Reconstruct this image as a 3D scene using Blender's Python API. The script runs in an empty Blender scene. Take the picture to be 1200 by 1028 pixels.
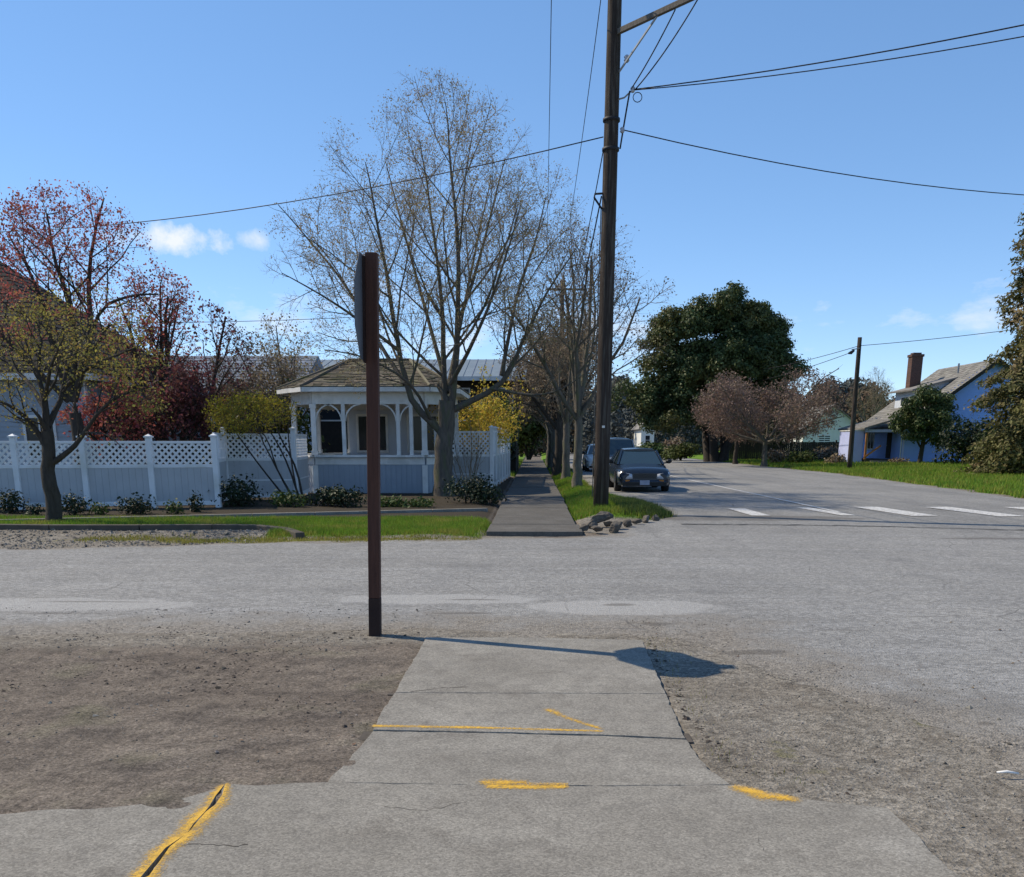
import bpy, bmesh, math, random
import numpy as np
from mathutils import Vector, Matrix
sc = bpy.context.scene
C = sc.collection
R = math.radians
rng = np.random.default_rng(7)

# ------------------------------------------------------------------ camera
FPX, PYC, HC = 1100.0, 800.0, 1.6
PITCH = math.atan(282 / FPX)
YAW = math.atan(25 / FPX * math.cos(PITCH))
cam = bpy.data.objects.new('camera', bpy.data.cameras.new('camera'))
C.objects.link(cam)
cam.data.sensor_fit = 'HORIZONTAL'
cam.data.sensor_width = 36
cam.data.lens = FPX / 1200 * 36
cam.data.shift_y = (PYC - 514) / 1200       # the photograph is the upper part of a taller frame
cam.data.clip_start = 0.1
cam.data.clip_end = 6000
cam.location = (0, 0, HC)
cam.rotation_euler = (R(90) - PITCH, 0, YAW)
sc.camera = cam
# ------------------------------------------------------------------ light
SUN = Vector((-0.926, 0.377, 1.03)).normalized()
EL = math.asin(SUN.z)
AZ = math.atan2(SUN.x, SUN.y)
sun = bpy.data.objects.new('sun', bpy.data.lights.new('sun', 'SUN'))
C.objects.link(sun)
sun.data.energy = 4.6
sun.data.angle = R(0.53)
sun.data.color = (1.0, 0.88, 0.69)
sun.rotation_euler = SUN.to_track_quat('Z', 'Y').to_euler()
sun.location = (0, 0, 30)
w = bpy.data.worlds.new('World')
sc.world = w
w.use_nodes = True
wn, wl = w.node_tree.nodes, w.node_tree.links
wn.clear()
wout = wn.new('ShaderNodeOutputWorld')
bg = wn.new('ShaderNodeBackground')
sky = wn.new('ShaderNodeTexSky')
sky.sky_type = 'NISHITA'
sky.sun_disc = False
sky.sun_elevation = EL
sky.sun_rotation = AZ
sky.altitude = 0
sky.air_density = 0.6
sky.dust_density = 0.0
sky.ozone_density = 4.0
SKY_STRENGTH = 0.13
bg.inputs[1].default_value = SKY_STRENGTH
wl.new(bg.outputs[0], wout.inputs[0])
sc.view_settings.view_transform = 'Standard'
sc.view_settings.look = 'None'
sc.view_settings.gamma = 1
sc.view_settings.use_curve_mapping = False
sc.view_settings.exposure = 0.1


def N(tree, kind, **kw):
    n = tree.nodes.new(kind)
    for k, v in kw.items():
        setattr(n, k, v)
    return n


def math_node(t, op, a, b=None, clamp=False):
    n = t.nodes.new('ShaderNodeMath')
    n.operation = op
    n.use_clamp = clamp
    for i, v in enumerate((a, b)):
        if v is None:
            continue
        if isinstance(v, (int, float)):
            n.inputs[i].default_value = v
        else:
            t.links.new(v, n.inputs[i])
    return n.outputs[0]


def mixc(t, fac, a, b, mode='MIX'):
    n = t.nodes.new('ShaderNodeMix')
    n.data_type = 'RGBA'
    n.blend_type = mode
    for s, v in ((n.inputs[0], fac), (n.inputs[6], a), (n.inputs[7], b)):
        if isinstance(v, (int, float)):
            s.default_value = v
        elif isinstance(v, tuple):
            s.default_value = (*v[:3], 1)
        else:
            t.links.new(v, s)
    return n.outputs[2]


def noise(t, vec, scale, detail=4, rough=0.55, out=0):
    n = t.nodes.new('ShaderNodeTexNoise')
    n.inputs['Scale'].default_value = scale
    n.inputs['Detail'].default_value = detail
    n.inputs['Roughness'].default_value = rough
    if vec is not None:
        t.links.new(vec, n.inputs['Vector'])
    return n.outputs[out]


def ramp(t, val, stops):
    n = t.nodes.new('ShaderNodeValToRGB')
    e = n.color_ramp.elements
    while len(e) < len(stops):
        e.new(0.5)
    for i, (p, c) in enumerate(stops):
        e[i].position = p
        e[i].color = (*c, 1) if isinstance(c, tuple) else (c, c, c, 1)
    t.links.new(val, n.inputs[0])
    return n.outputs[0]


# clouds in the sky: broken cumulus low round the whole horizon, one small cloud upper left
def clouds():
    t = w.node_tree
    tc = N(t, 'ShaderNodeTexCoord')
    d = tc.outputs['Generated']
    sep = N(t, 'ShaderNodeSeparateXYZ')
    t.links.new(d, sep.inputs[0])
    mp = N(t, 'ShaderNodeMapping')
    mp.inputs['Scale'].default_value = (1, 1, 2.4)
    mp.inputs['Location'].default_value = (3.8, 9.0, 0.6)
    t.links.new(d, mp.inputs[0])
    n1 = noise(t, mp.outputs[0], 6.5, 8, 0.6)
    n2 = noise(t, mp.outputs[0], 17, 6, 0.6)
    wob = math_node(t, 'ADD', math_node(t, 'MULTIPLY', n1, 0.7), math_node(t, 'MULTIPLY', n2, 0.3))
    # low band: strongest near z = 0.05, gone above z = 0.16
    band = math_node(t, 'SUBTRACT', 1, math_node(t, 'MULTIPLY', math_node(t, 'ABSOLUTE', math_node(t, 'SUBTRACT', sep.outputs[2], 0.105)), 10.0), True)
    band = math_node(t, 'MULTIPLY', band, 0.248)
    m = math_node(t, 'ADD', wob, band)
    m = math_node(t, 'MULTIPLY', math_node(t, 'SUBTRACT', m, 0.71), 7.0, True)
    tot = math_node(t, 'MULTIPLY', m, 0.7)
    for (px, py, sx, sy, amp) in ((203, 281, 60, 14, 1.0), (296, 281, 18, 10, 0.6)):
        a, v = (px - 600) / FPX, (py - PYC) / FPX
        c_, s_ = math.cos(PITCH), math.sin(PITCH)
        X, Y, Z = a, c_ - v * s_, -(s_ + v * c_)
        X, Y = X * math.cos(YAW) - Y * math.sin(YAW), X * math.sin(YAW) + Y * math.cos(YAW)
        dv = Vector((X, Y, Z)).normalized()
        right = Vector((dv.y, -dv.x, 0)).normalized()
        up = right.cross(dv)
        def comp(ax, s):
            n = N(t, 'ShaderNodeVectorMath', operation='DOT_PRODUCT')
            t.links.new(d, n.inputs[0])
            n.inputs[1].default_value = ax
            return math_node(t, 'MULTIPLY', math_node(t, 'SUBTRACT', n.outputs['Value'], ax.dot(dv)), FPX / s)
        ex, ey = comp(right, sx), comp(up, sy)
        r2 = math_node(t, 'ADD', math_node(t, 'MULTIPLY', ex, ex), math_node(t, 'MULTIPLY', ey, ey))
        g = math_node(t, 'SUBTRACT', 1.15, r2)
        g = math_node(t, 'ADD', g, math_node(t, 'MULTIPLY', math_node(t, 'SUBTRACT', noise(t, d, 42, 6, 0.62), 0.5), 4.5))
        front = math_node(t, 'GREATER_THAN', _dot(t, d, dv), 0.9)
        g = math_node(t, 'MULTIPLY', math_node(t, 'MULTIPLY', g, 0.6 * amp, True), front)
        tot = math_node(t, 'MAXIMUM', tot, g)
    base = N(t, 'ShaderNodeHueSaturation')
    base.inputs['Hue'].default_value = 0.502
    base.inputs['Saturation'].default_value = 1.29
    base.inputs['Value'].default_value = 2.42
    gm = N(t, 'ShaderNodeGamma')            # the camera's soft tone curve on the clear sky
    gm.inputs[1].default_value = 0.65
    t.links.new(sky.outputs[0], gm.inputs[0])
    t.links.new(gm.outputs[0], base.inputs['Color'])
    fac = math_node(t, 'MULTIPLY', tot, 0.85)
    col = mixc(t, fac, base.outputs[0], (7.2, 7.3, 7.6))
    t.links.new(col, bg.inputs[0])


def _dot(t, d, v):
    n = N(t, 'ShaderNodeVectorMath', operation='DOT_PRODUCT')
    t.links.new(d, n.inputs[0])
    n.inputs[1].default_value = v
    return n.outputs['Value']


clouds()

# ------------------------------------------------------------------ layout helpers (points measured off the ground plan)
_c, _s = math.cos(PITCH), math.sin(PITCH)


def ray(x, y):
    a, v = (x - 600) / FPX, (y - PYC) / FPX
    X, Y, Z = a, _c - v * _s, -(_s + v * _c)
    return (X * math.cos(YAW) - Y * math.sin(YAW), X * math.sin(YAW) + Y * math.cos(YAW), Z)


def P(x, y, z=0.0):
    r = ray(x, y)
    t = (z - HC) / r[2]
    return Vector((r[0] * t, r[1] * t, z))


def PD(x, y, d):
    r = ray(x, y)
    t = d / r[1]
    return Vector((r[0] * t, d, HC + r[2] * t))


# ------------------------------------------------------------------ objects
ORG = {}


def tag(o, label=None, cat=None, group=None, kind=None):
    if label: o['label'] = label
    if cat: o['category'] = cat
    if group: o['group'] = group
    if kind: o['kind'] = kind
    return o


def thing(name, label, cat, loc=(0, 0, 0), group=None):
    o = bpy.data.objects.new(name, None)
    o.empty_display_size = 0.2
    C.objects.link(o)
    o.location = loc
    ORG[o.name] = Vector(loc)
    return tag(o, label, cat, group)


def link(name, me, parent=None, org=None):
    o = bpy.data.objects.new(name, me)
    C.objects.link(o)
    if parent is not None:
        o.parent = parent
        ORG[o.name] = ORG[parent.name]
    else:
        ORG[o.name] = Vector(org) if org is not None else Vector((0, 0, 0))
        o.location = ORG[o.name]
    return o


def mesh_np(name, verts, faces, m, parent=None, smooth=False, org=None, kind=None, attrs=None):
    """verts (n,3), faces (f,k) all of one size -> one object"""
    o_ = ORG[parent.name] if parent is not None else (Vector(org) if org is not None else Vector((0, 0, 0)))
    verts = np.asarray(verts, dtype=np.float32) - np.array(o_, dtype=np.float32)
    faces = np.asarray(faces, dtype=np.int32)
    me = bpy.data.meshes.new(name)
    k = faces.shape[1]
    me.vertices.add(len(verts))
    me.vertices.foreach_set('co', verts.ravel())
    me.loops.add(faces.size)
    me.loops.foreach_set('vertex_index', faces.ravel())
    me.polygons.add(len(faces))
    me.polygons.foreach_set('loop_start', np.arange(0, faces.size, k, dtype=np.int32))
    me.polygons.foreach_set('loop_total', np.full(len(faces), k, dtype=np.int32))
    me.polygons.foreach_set('use_smooth', np.full(len(faces), smooth, dtype=bool))
    me.update(calc_edges=True)
    if attrs:
        for an, av in attrs.items():
            a = me.attributes.new(an, 'FLOAT', 'POINT')
            a.data.foreach_set('value', np.asarray(av, dtype=np.float32))
    me.materials.append(m)
    o = link(name, me, parent, org)
    if kind: o['kind'] = kind
    return o


class MB:
    def __init__(s):
        s.v, s.f = [], []

    def add(s, vs, fs):
        b = len(s.v)
        s.v += [tuple(v) for v in vs]
        s.f += [tuple(i + b for i in f) for f in fs]
        return s

    def box(s, lo, hi, rot=0, piv=None):
        x0, y0, z0 = lo
        x1, y1, z1 = hi
        vs = [Vector(v) for v in ((x0, y0, z0), (x1, y0, z0), (x1, y1, z0), (x0, y1, z0), (x0, y0, z1), (x1, y0, z1), (x1, y1, z1), (x0, y1, z1))]
        if rot:
            pv = Vector(piv if piv else ((x0 + x1) / 2, (y0 + y1) / 2, 0))
            M = Matrix.Rotation(rot, 3, 'Z')
            vs = [M @ (v - pv) + pv for v in vs]
        return s.add(vs, [(0, 3, 2, 1), (4, 5, 6, 7), (0, 1, 5, 4), (1, 2, 6, 5), (2, 3, 7, 6), (3, 0, 4, 7)])

    def beam(s, a, b, wd, th, up=(0, 0, 1)):
        """a rectangular bar from a to b, wd across, th along up"""
        a, b = Vector(a), Vector(b)
        d = (b - a).normalized()
        u = Vector(up)
        x = d.cross(u)
        if x.length < 1e-4: x = d.cross(Vector((0, 1, 0)))
        x.normalize()
        u = x.cross(d).normalized()
        o = [(-.5, -.5), (.5, -.5), (.5, .5), (-.5, .5)]
        vs = [a + x * (i * wd) + u * (j * th) for i, j in o] + [b + x * (i * wd) + u * (j * th) for i, j in o]
        return s.add(vs, [(0, 1, 2, 3), (7, 6, 5, 4), (0, 4, 5, 1), (1, 5, 6, 2), (2, 6, 7, 3), (3, 7, 4, 0)])

    def prism(s, pts, z0, z1):
        n = len(pts)
        vs = [(p[0], p[1], z0) for p in pts] + [(p[0], p[1], z1) for p in pts]
        return s.add(vs, [tuple(range(n))[::-1], tuple(range(n, 2 * n))] + [(i, (i + 1) % n, n + (i + 1) % n, n + i) for i in range(n)])

    def slab(s, quad, th):
        """a thick sheet: corner points + thickness along its normal"""
        q = [Vector(p) for p in quad]
        nrm = (q[1] - q[0]).cross(q[2] - q[0]).normalized()
        n = len(q)
        vs = q + [p - nrm * th for p in q]
        return s.add(vs, [tuple(range(n)), tuple(range(2 * n - 1, n - 1, -1))] + [(i, n + i, n + (i + 1) % n, (i + 1) % n) for i in range(n)])

    def tube(s, pts, rad, n=8, cap=True):
        pts = [Vector(p) for p in pts]
        K = len(pts)
        if not hasattr(rad, '__len__'): rad = [rad] * K
        vs, fs = [], []
        ref = None
        for i in range(K):
            d = (pts[min(i + 1, K - 1)] - pts[max(i - 1, 0)]).normalized()
            if ref is None: ref = Vector((1, 0, 0)) if abs(d.x) < 0.9 else Vector((0, 1, 0))
            u = (ref - d * ref.dot(d)).normalized()
            ref = u
            v = d.cross(u)
            vs += [pts[i] + (u * math.cos(2 * math.pi * k / n) + v * math.sin(2 * math.pi * k / n)) * rad[i] for k in range(n)]
        for i in range(K - 1):
            for k in range(n):
                fs.append((i * n + k, i * n + (k + 1) % n, (i + 1) * n + (k + 1) % n, (i + 1) * n + k))
        if cap:
            fs += [tuple(range(n))[::-1], tuple(range((K - 1) * n, K * n))]
        return s.add(vs, fs)

    def grid(s, rows, closed=False):
        """rows of equally many points -> skin"""
        k = len(rows[0])
        vs = [p for r in rows for p in r]
        fs = []
        for i in range(len(rows) - 1):
            for j in range(k if closed else k - 1):
                fs.append((i * k + j, i * k + (j + 1) % k, (i + 1) * k + (j + 1) % k, (i + 1) * k + j))
        return s.add(vs, fs)

    def build(s, name, m, parent=None, smooth=False, org=None, kind=None, bevel=0, sub=0):
        o_ = ORG[parent.name] if parent is not None else (Vector(org) if org is not None else Vector((0, 0, 0)))
        me = bpy.data.meshes.new(name)
        me.from_pydata([tuple(Vector(v) - o_) for v in s.v], [], s.f)
        me.update()
        if smooth:
            me.polygons.foreach_set('use_smooth', np.full(len(me.polygons), True))
        me.materials.append(m)
        o = link(name, me, parent, org)
        if bevel:
            b = o.modifiers.new('b', 'BEVEL')
            b.width = bevel
            b.segments = 2
            b.limit_method = 'ANGLE'
        if sub:
            q = o.modifiers.new('s', 'SUBSURF')
            q.levels = q.render_levels = sub
        if kind: o['kind'] = kind
        return o


def copy_tree(o, parent=None, shift=None):
    c = o.copy()
    C.objects.link(c)
    c.parent = parent
    if shift is not None:
        c.location = o.location + shift
    for ch in list(o.children):
        copy_tree(ch, c)
    return c


# ------------------------------------------------------------------ materials
def mat(name, c1, c2=None, scale=3.0, rough=0.8, bump=0.0, bscale=30.0, island=0.0, metal=0.0, spec=0.25, stretch=(1, 1, 1), c3=None, s3=1.0, trans=0.0):
    m = bpy.data.materials.new(name)
    m.use_nodes = True
    t = m.node_tree
    b = t.nodes['Principled BSDF']
    tc = N(t, 'ShaderNodeTexCoord')
    mp = N(t, 'ShaderNodeMapping')
    mp.inputs['Scale'].default_value = stretch
    t.links.new(tc.outputs['Object'], mp.inputs[0])
    vec = mp.outputs[0]
    if c2 is None:
        c2 = tuple(x * 0.8 for x in c1)
    f = ramp(t, noise(t, vec, scale, 6), [(0.32, 0.0), (0.68, 1.0)])
    col = mixc(t, f, c1, c2)
    if c3 is not None:
        f3 = ramp(t, noise(t, vec, s3, 5), [(0.5, 0.0), (0.66, 1.0)])
        col = mixc(t, f3, col, c3)
    if island:
        g = N(t, 'ShaderNodeNewGeometry')
        hs = N(t, 'ShaderNodeHueSaturation')
        v = math_node(t, 'ADD', math_node(t, 'MULTIPLY', g.outputs['Random Per Island'], 2 * island), 1 - island)
        t.links.new(v, hs.inputs['Value'])
        hh = math_node(t, 'ADD', math_node(t, 'MULTIPLY', math_node(t, 'FRACT', math_node(t, 'MULTIPLY', g.outputs['Random Per Island'], 17.3)), 0.05), 0.475)
        t.links.new(hh, hs.inputs['Hue'])
        t.links.new(col, hs.inputs['Color'])
        col = hs.outputs[0]
    t.links.new(col, b.inputs['Base Color'])
    b.inputs['Roughness'].default_value = rough
    b.inputs['Metallic'].default_value = metal
    b.inputs['Specular IOR Level'].default_value = spec
    if bump:
        bp = N(t, 'ShaderNodeBump')
        bp.inputs['Strength'].default_value = min(1.0, bump)
        bp.inputs['Distance'].default_value = 0.02
        t.links.new(noise(t, vec, bscale, 5), bp.inputs['Height'])
        t.links.new(bp.outputs[0], b.inputs['Normal'])
    if trans:
        tr = N(t, 'ShaderNodeBsdfTranslucent')
        t.links.new(col, tr.inputs[0])
        mx = N(t, 'ShaderNodeMixShader')
        mx.inputs[0].default_value = trans
        t.links.new(b.outputs[0], mx.inputs[1])
        t.links.new(tr.outputs[0], mx.inputs[2])
        t.links.new(mx.outputs[0], t.nodes['Material Output'].inputs[0])
    return m


def attr(t, name):
    a = N(t, 'ShaderNodeAttribute')
    a.attribute_name = name
    return a.outputs['Fac']


def speckle(t, vec, scale, lo, hi):
    v = N(t, 'ShaderNodeTexVoronoi')
    v.inputs['Scale'].default_value = scale
    t.links.new(vec, v.inputs['Vector'])
    s = N(t, 'ShaderNodeSeparateColor')
    t.links.new(v.outputs['Color'], s.inputs[0])
    return ramp(t, s.outputs[0], [(0.0, lo), (1.0, hi)]), v.outputs['Distance']


def asphalt_mat():
    m = bpy.data.materials.new('asphalt')
    m.use_nodes = True
    t = m.node_tree
    b = t.nodes['Principled BSDF']
    tc = N(t, 'ShaderNodeTexCoord')
    vec = tc.outputs['Object']
    big = noise(t, vec, 0.35, 6, 0.6)
    mid = noise(t, vec, 2.2, 6, 0.65)
    fine = noise(t, vec, 26, 5, 0.7)
    col = mixc(t, ramp(t, big, [(0.35, 0.0), (0.65, 1.0)]), (0.205, 0.200, 0.189), (0.27, 0.263, 0.248))
    col = mixc(t, ramp(t, mid, [(0.42, 0.0), (0.62, 0.55)]), col, (0.212, 0.209, 0.202))
    st = N(t, 'ShaderNodeMapping')                                     # long wear streaks along the cross street
    st.inputs['Scale'].default_value = (0.12, 1.6, 1)
    t.links.new(vec, st.inputs[0])
    streak = noise(t, st.outputs[0], 2.2, 5, 0.6)
    col = mixc(t, math_node(t, 'MULTIPLY', ramp(t, streak, [(0.45, 0.0), (0.66, 1.0)]), math_node(t, 'MULTIPLY', attr(t, 'cross'), 0.4)), col, (0.30, 0.297, 0.29))
    st2 = N(t, 'ShaderNodeMapping')                                    # polished and oily tracks along the main street
    st2.inputs['Scale'].default_value = (1.0, 0.07, 1)
    t.links.new(vec, st2.inputs[0])
    trk = noise(t, st2.outputs[0], 1.1, 5, 0.6)
    away = math_node(t, 'SUBTRACT', 1.0, math_node(t, 'MULTIPLY', attr(t, 'cross'), 0.7))
    col = mixc(t, math_node(t, 'MULTIPLY', ramp(t, trk, [(0.48, 0.0), (0.62, 0.55)]), away), col, (0.165, 0.163, 0.158))
    sp, dist = speckle(t, vec, 75, 0.55, 1.5)
    col = mixc(t, 0.6, col, sp, 'MULTIPLY')
    sp2, d2 = speckle(t, vec, 26, 0.7, 1.35)
    col = mixc(t, 0.6, col, sp2, 'MULTIPLY')
    # gravelly, dusty worn margin
    wear = math_node(t, 'ADD', attr(t, 'wear'), math_node(t, 'MULTIPLY', math_node(t, 'SUBTRACT', mid, 0.5), 1.3))
    wear = ramp(t, wear, [(0.35, 0.0), (0.85, 1.0)])
    g, gd = speckle(t, vec, 52, 0.5, 1.5)
    dirt = mixc(t, fine, (0.175, 0.156, 0.13), (0.25, 0.228, 0.197))
    dirt = mixc(t, 0.7, dirt, g, 'MULTIPLY')
    col = mixc(t, wear, col, dirt)
    # smooth light patches and darker newer surface, with shade by the pole painted in
    pt = ramp(t, math_node(t, 'ADD', attr(t, 'patch'), math_node(t, 'MULTIPLY', math_node(t, 'SUBTRACT', mid, 0.5), 0.8)), [(0.42, 0.0), (0.58, 1.0)])
    col = mixc(t, math_node(t, 'MULTIPLY', pt, 0.75), col, mixc(t, 0.4, (0.35, 0.343, 0.328), sp, 'MULTIPLY'))
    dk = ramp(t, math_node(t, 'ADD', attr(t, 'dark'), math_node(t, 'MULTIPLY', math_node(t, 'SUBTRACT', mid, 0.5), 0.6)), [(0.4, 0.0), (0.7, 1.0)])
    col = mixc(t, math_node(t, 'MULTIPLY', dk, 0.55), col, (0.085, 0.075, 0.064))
    oil = ramp(t, noise(t, vec, 0.55, 3, 0.5), [(0.60, 0.0), (0.72, 0.45)])
    col = mixc(t, oil, col, (0.13, 0.128, 0.124))
    # fine cracks here and there
    cn = noise(t, vec, 1.1, 3, 0.5, 1)
    wv = mixc(t, 0.12, vec, cn)
    vo = N(t, 'ShaderNodeTexVoronoi', feature='DISTANCE_TO_EDGE')
    vo.inputs['Scale'].default_value = 0.9
    t.links.new(wv, vo.inputs['Vector'])
    crk = math_node(t, 'MULTIPLY', math_node(t, 'LESS_THAN', vo.outputs['Distance'], 0.006), ramp(t, big, [(0.5, 0.0), (0.6, 0.55)]))
    col = mixc(t, crk, col, (0.09, 0.085, 0.08))
    t.links.new(col, b.inputs['Base Color'])
    b.inputs['Roughness'].default_value = 0.88
    b.inputs['Specular IOR Level'].default_value = 0.25
    bp = N(t, 'ShaderNodeBump')
    bp.inputs['Strength'].default_value = 0.75
    bp.inputs['Distance'].default_value = 0.006
    h = math_node(t, 'ADD', math_node(t, 'MULTIPLY', dist, 1.4), math_node(t, 'MULTIPLY', fine, 1.0))
    t.links.new(h, bp.inputs['Height'])
    t.links.new(bp.outputs[0], b.inputs['Normal'])
    return m


def ground_mat():
    m = bpy.data.materials.new('ground')
    m.use_nodes = True
    t = m.node_tree
    b = t.nodes['Principled BSDF']
    tc = N(t, 'ShaderNodeTexCoord')
    vec = tc.outputs['Object']
    big = noise(t, vec, 0.8, 7, 0.62)
    mid = noise(t, vec, 3.3, 7, 0.68)
    fine = noise(t, vec, 38, 5, 0.75)
    col = mixc(t, ramp(t, big, [(0.36, 0.0), (0.64, 1.0)]), (0.15, 0.123, 0.098), (0.215, 0.182, 0.148))
    col = mixc(t, ramp(t, mid, [(0.45, 0.0), (0.66, 0.8)]), col, (0.088, 0.074, 0.063))
    col = mixc(t, ramp(t, noise(t, vec, 1.6, 5), [(0.56, 0.0), (0.7, 0.5)]), col, (0.145, 0.135, 0.085))
    col = mixc(t, 0.75, col, ramp(t, fine, [(0.25, 0.45), (0.75, 1.5)]), 'MULTIPLY')
    sp0, _ = speckle(t, vec, 95, 0.5, 1.5)
    col = mixc(t, 0.7, col, sp0, 'MULTIPLY')
    lump = noise(t, vec, 13, 6, 0.75)
    col = mixc(t, 0.8, col, ramp(t, lump, [(0.3, 0.62), (0.5, 1.0), (0.7, 1.28)]), 'MULTIPLY')
    scrap = ramp(t, noise(t, vec, 30, 3, 0.6), [(0.66, 0.0), (0.72, 0.75)])
    col = mixc(t, math_node(t, 'MULTIPLY', scrap, ramp(t, mid, [(0.42, 0.0), (0.58, 1.0)])), col, (0.06, 0.048, 0.04))
    # gravel
    g, gd = speckle(t, vec, 62, 0.6, 1.4)
    g2, gd2 = speckle(t, vec, 24, 0.65, 1.4)
    gc = mixc(t, ramp(t, big, [(0.4, 0.0), (0.6, 1.0)]), (0.185, 0.163, 0.133), (0.24, 0.217, 0.182))
    gc = mixc(t, 0.85, gc, g, 'MULTIPLY')
    gc = mixc(t, 0.6, gc, g2, 'MULTIPLY')
    gc = mixc(t, ramp(t, mid, [(0.5, 0.0), (0.7, 0.6)]), gc, (0.135, 0.113, 0.089))
    gm = ramp(t, math_node(t, 'ADD', attr(t, 'gravel'), math_node(t, 'MULTIPLY', math_node(t, 'SUBTRACT', mid, 0.5), 1.0)), [(0.35, 0.0), (0.65, 1.0)])
    col = mixc(t, gm, col, gc)
    # moss and thin yellow grass
    mm = ramp(t, math_node(t, 'ADD', attr(t, 'moss'), math_node(t, 'MULTIPLY', math_node(t, 'SUBTRACT', mid, 0.5), 1.4)), [(0.4, 0.0), (0.75, 1.0)])
    col = mixc(t, mm, col, mixc(t, fine, (0.22, 0.20, 0.05), (0.14, 0.16, 0.035)))
    # turf soil under the blades
    gr = ramp(t, math_node(t, 'ADD', attr(t, 'grass'), math_node(t, 'MULTIPLY', math_node(t, 'SUBTRACT', mid, 0.5), 0.5)), [(0.35, 0.0), (0.6, 1.0)])
    gcol = mixc(t, ramp(t, mid, [(0.35, 0.0), (0.65, 1.0)]), (0.09, 0.175, 0.016), (0.16, 0.26, 0.026))
    gcol = mixc(t, 0.5, gcol, ramp(t, fine, [(0.3, 0.5), (0.7, 1.4)]), 'MULTIPLY')
    col = mixc(t, gr, col, gcol)
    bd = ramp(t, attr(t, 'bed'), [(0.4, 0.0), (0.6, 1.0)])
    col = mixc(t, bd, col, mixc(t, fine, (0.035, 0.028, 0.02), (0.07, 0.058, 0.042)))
    t.links.new(col, b.inputs['Base Color'])
    b.inputs['Roughness'].default_value = 0.95
    b.inputs['Specular IOR Level'].default_value = 0.12
    bp = N(t, 'ShaderNodeBump')
    bp.inputs['Strength'].default_value = 0.9
    bp.inputs['Distance'].default_value = 0.012
    h = math_node(t, 'ADD', math_node(t, 'ADD', math_node(t, 'MULTIPLY', fine, 1.1), math_node(t, 'MULTIPLY', lump, 1.0)), math_node(t, 'MULTIPLY', math_node(t, 'MULTIPLY', gd, gm), 0.6))
    t.links.new(h, bp.inputs['Height'])
    t.links.new(bp.outputs[0], b.inputs['Normal'])
    return m


def concrete_mat():
    m = bpy.data.materials.new('concrete')
    m.use_nodes = True
    t = m.node_tree
    b = t.nodes['Principled BSDF']
    tc = N(t, 'ShaderNodeTexCoord')
    vec = tc.outputs['Object']
    big = noise(t, vec, 1.3, 7, 0.6)
    mid = noise(t, vec, 7, 7, 0.7)
    fine = noise(t, vec, 90, 4, 0.75)
    col = mixc(t, ramp(t, big, [(0.34, 0.0), (0.66, 1.0)]), (0.208, 0.193, 0.166), (0.272, 0.255, 0.222))
    col = mixc(t, ramp(t, mid, [(0.44, 0.0), (0.68, 0.6)]), col, (0.16, 0.149, 0.131))
    col = mixc(t, ramp(t, noise(t, vec, 2.7, 6, 0.65), [(0.55, 0.0), (0.70, 0.6)]), col, (0.14, 0.126, 0.107))
    col = mixc(t, ramp(t, noise(t, vec, 0.9, 7, 0.7), [(0.56, 0.0), (0.66, 0.4)]), col, (0.32, 0.303, 0.27))
    pit = ramp(t, noise(t, vec, 55, 3, 0.6), [(0.66, 0.0), (0.70, 0.6)])
    col = mixc(t, pit, col, (0.09, 0.08, 0.07))
    col = mixc(t, 0.75, col, ramp(t, fine, [(0.28, 0.62), (0.72, 1.4)]), 'MULTIPLY')
    sp, dist = speckle(t, vec, 110, 0.72, 1.3)
    col = mixc(t, 0.8, col, sp, 'MULTIPLY')
    t.links.new(col, b.inputs['Base Color'])
    b.inputs['Roughness'].default_value = 0.9
    b.inputs['Specular IOR Level'].default_value = 0.2
    bp = N(t, 'ShaderNodeBump')
    bp.inputs['Strength'].default_value = 0.5
    bp.inputs['Distance'].default_value = 0.004
    t.links.new(math_node(t, 'ADD', fine, math_node(t, 'MULTIPLY', mid, 1.5)), bp.inputs['Height'])
    t.links.new(bp.outputs[0], b.inputs['Normal'])
    return m


def shaded_concrete():
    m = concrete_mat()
    m.name = 'shaded_concrete'
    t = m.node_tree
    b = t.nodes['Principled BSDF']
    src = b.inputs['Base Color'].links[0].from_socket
    t.links.new(mixc(t, 1.0, src, (0.48, 0.48, 0.49), 'MULTIPLY'), b.inputs['Base Color'])  # concrete darkened evenly to stand in for tree and hedge shade
    return m


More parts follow.
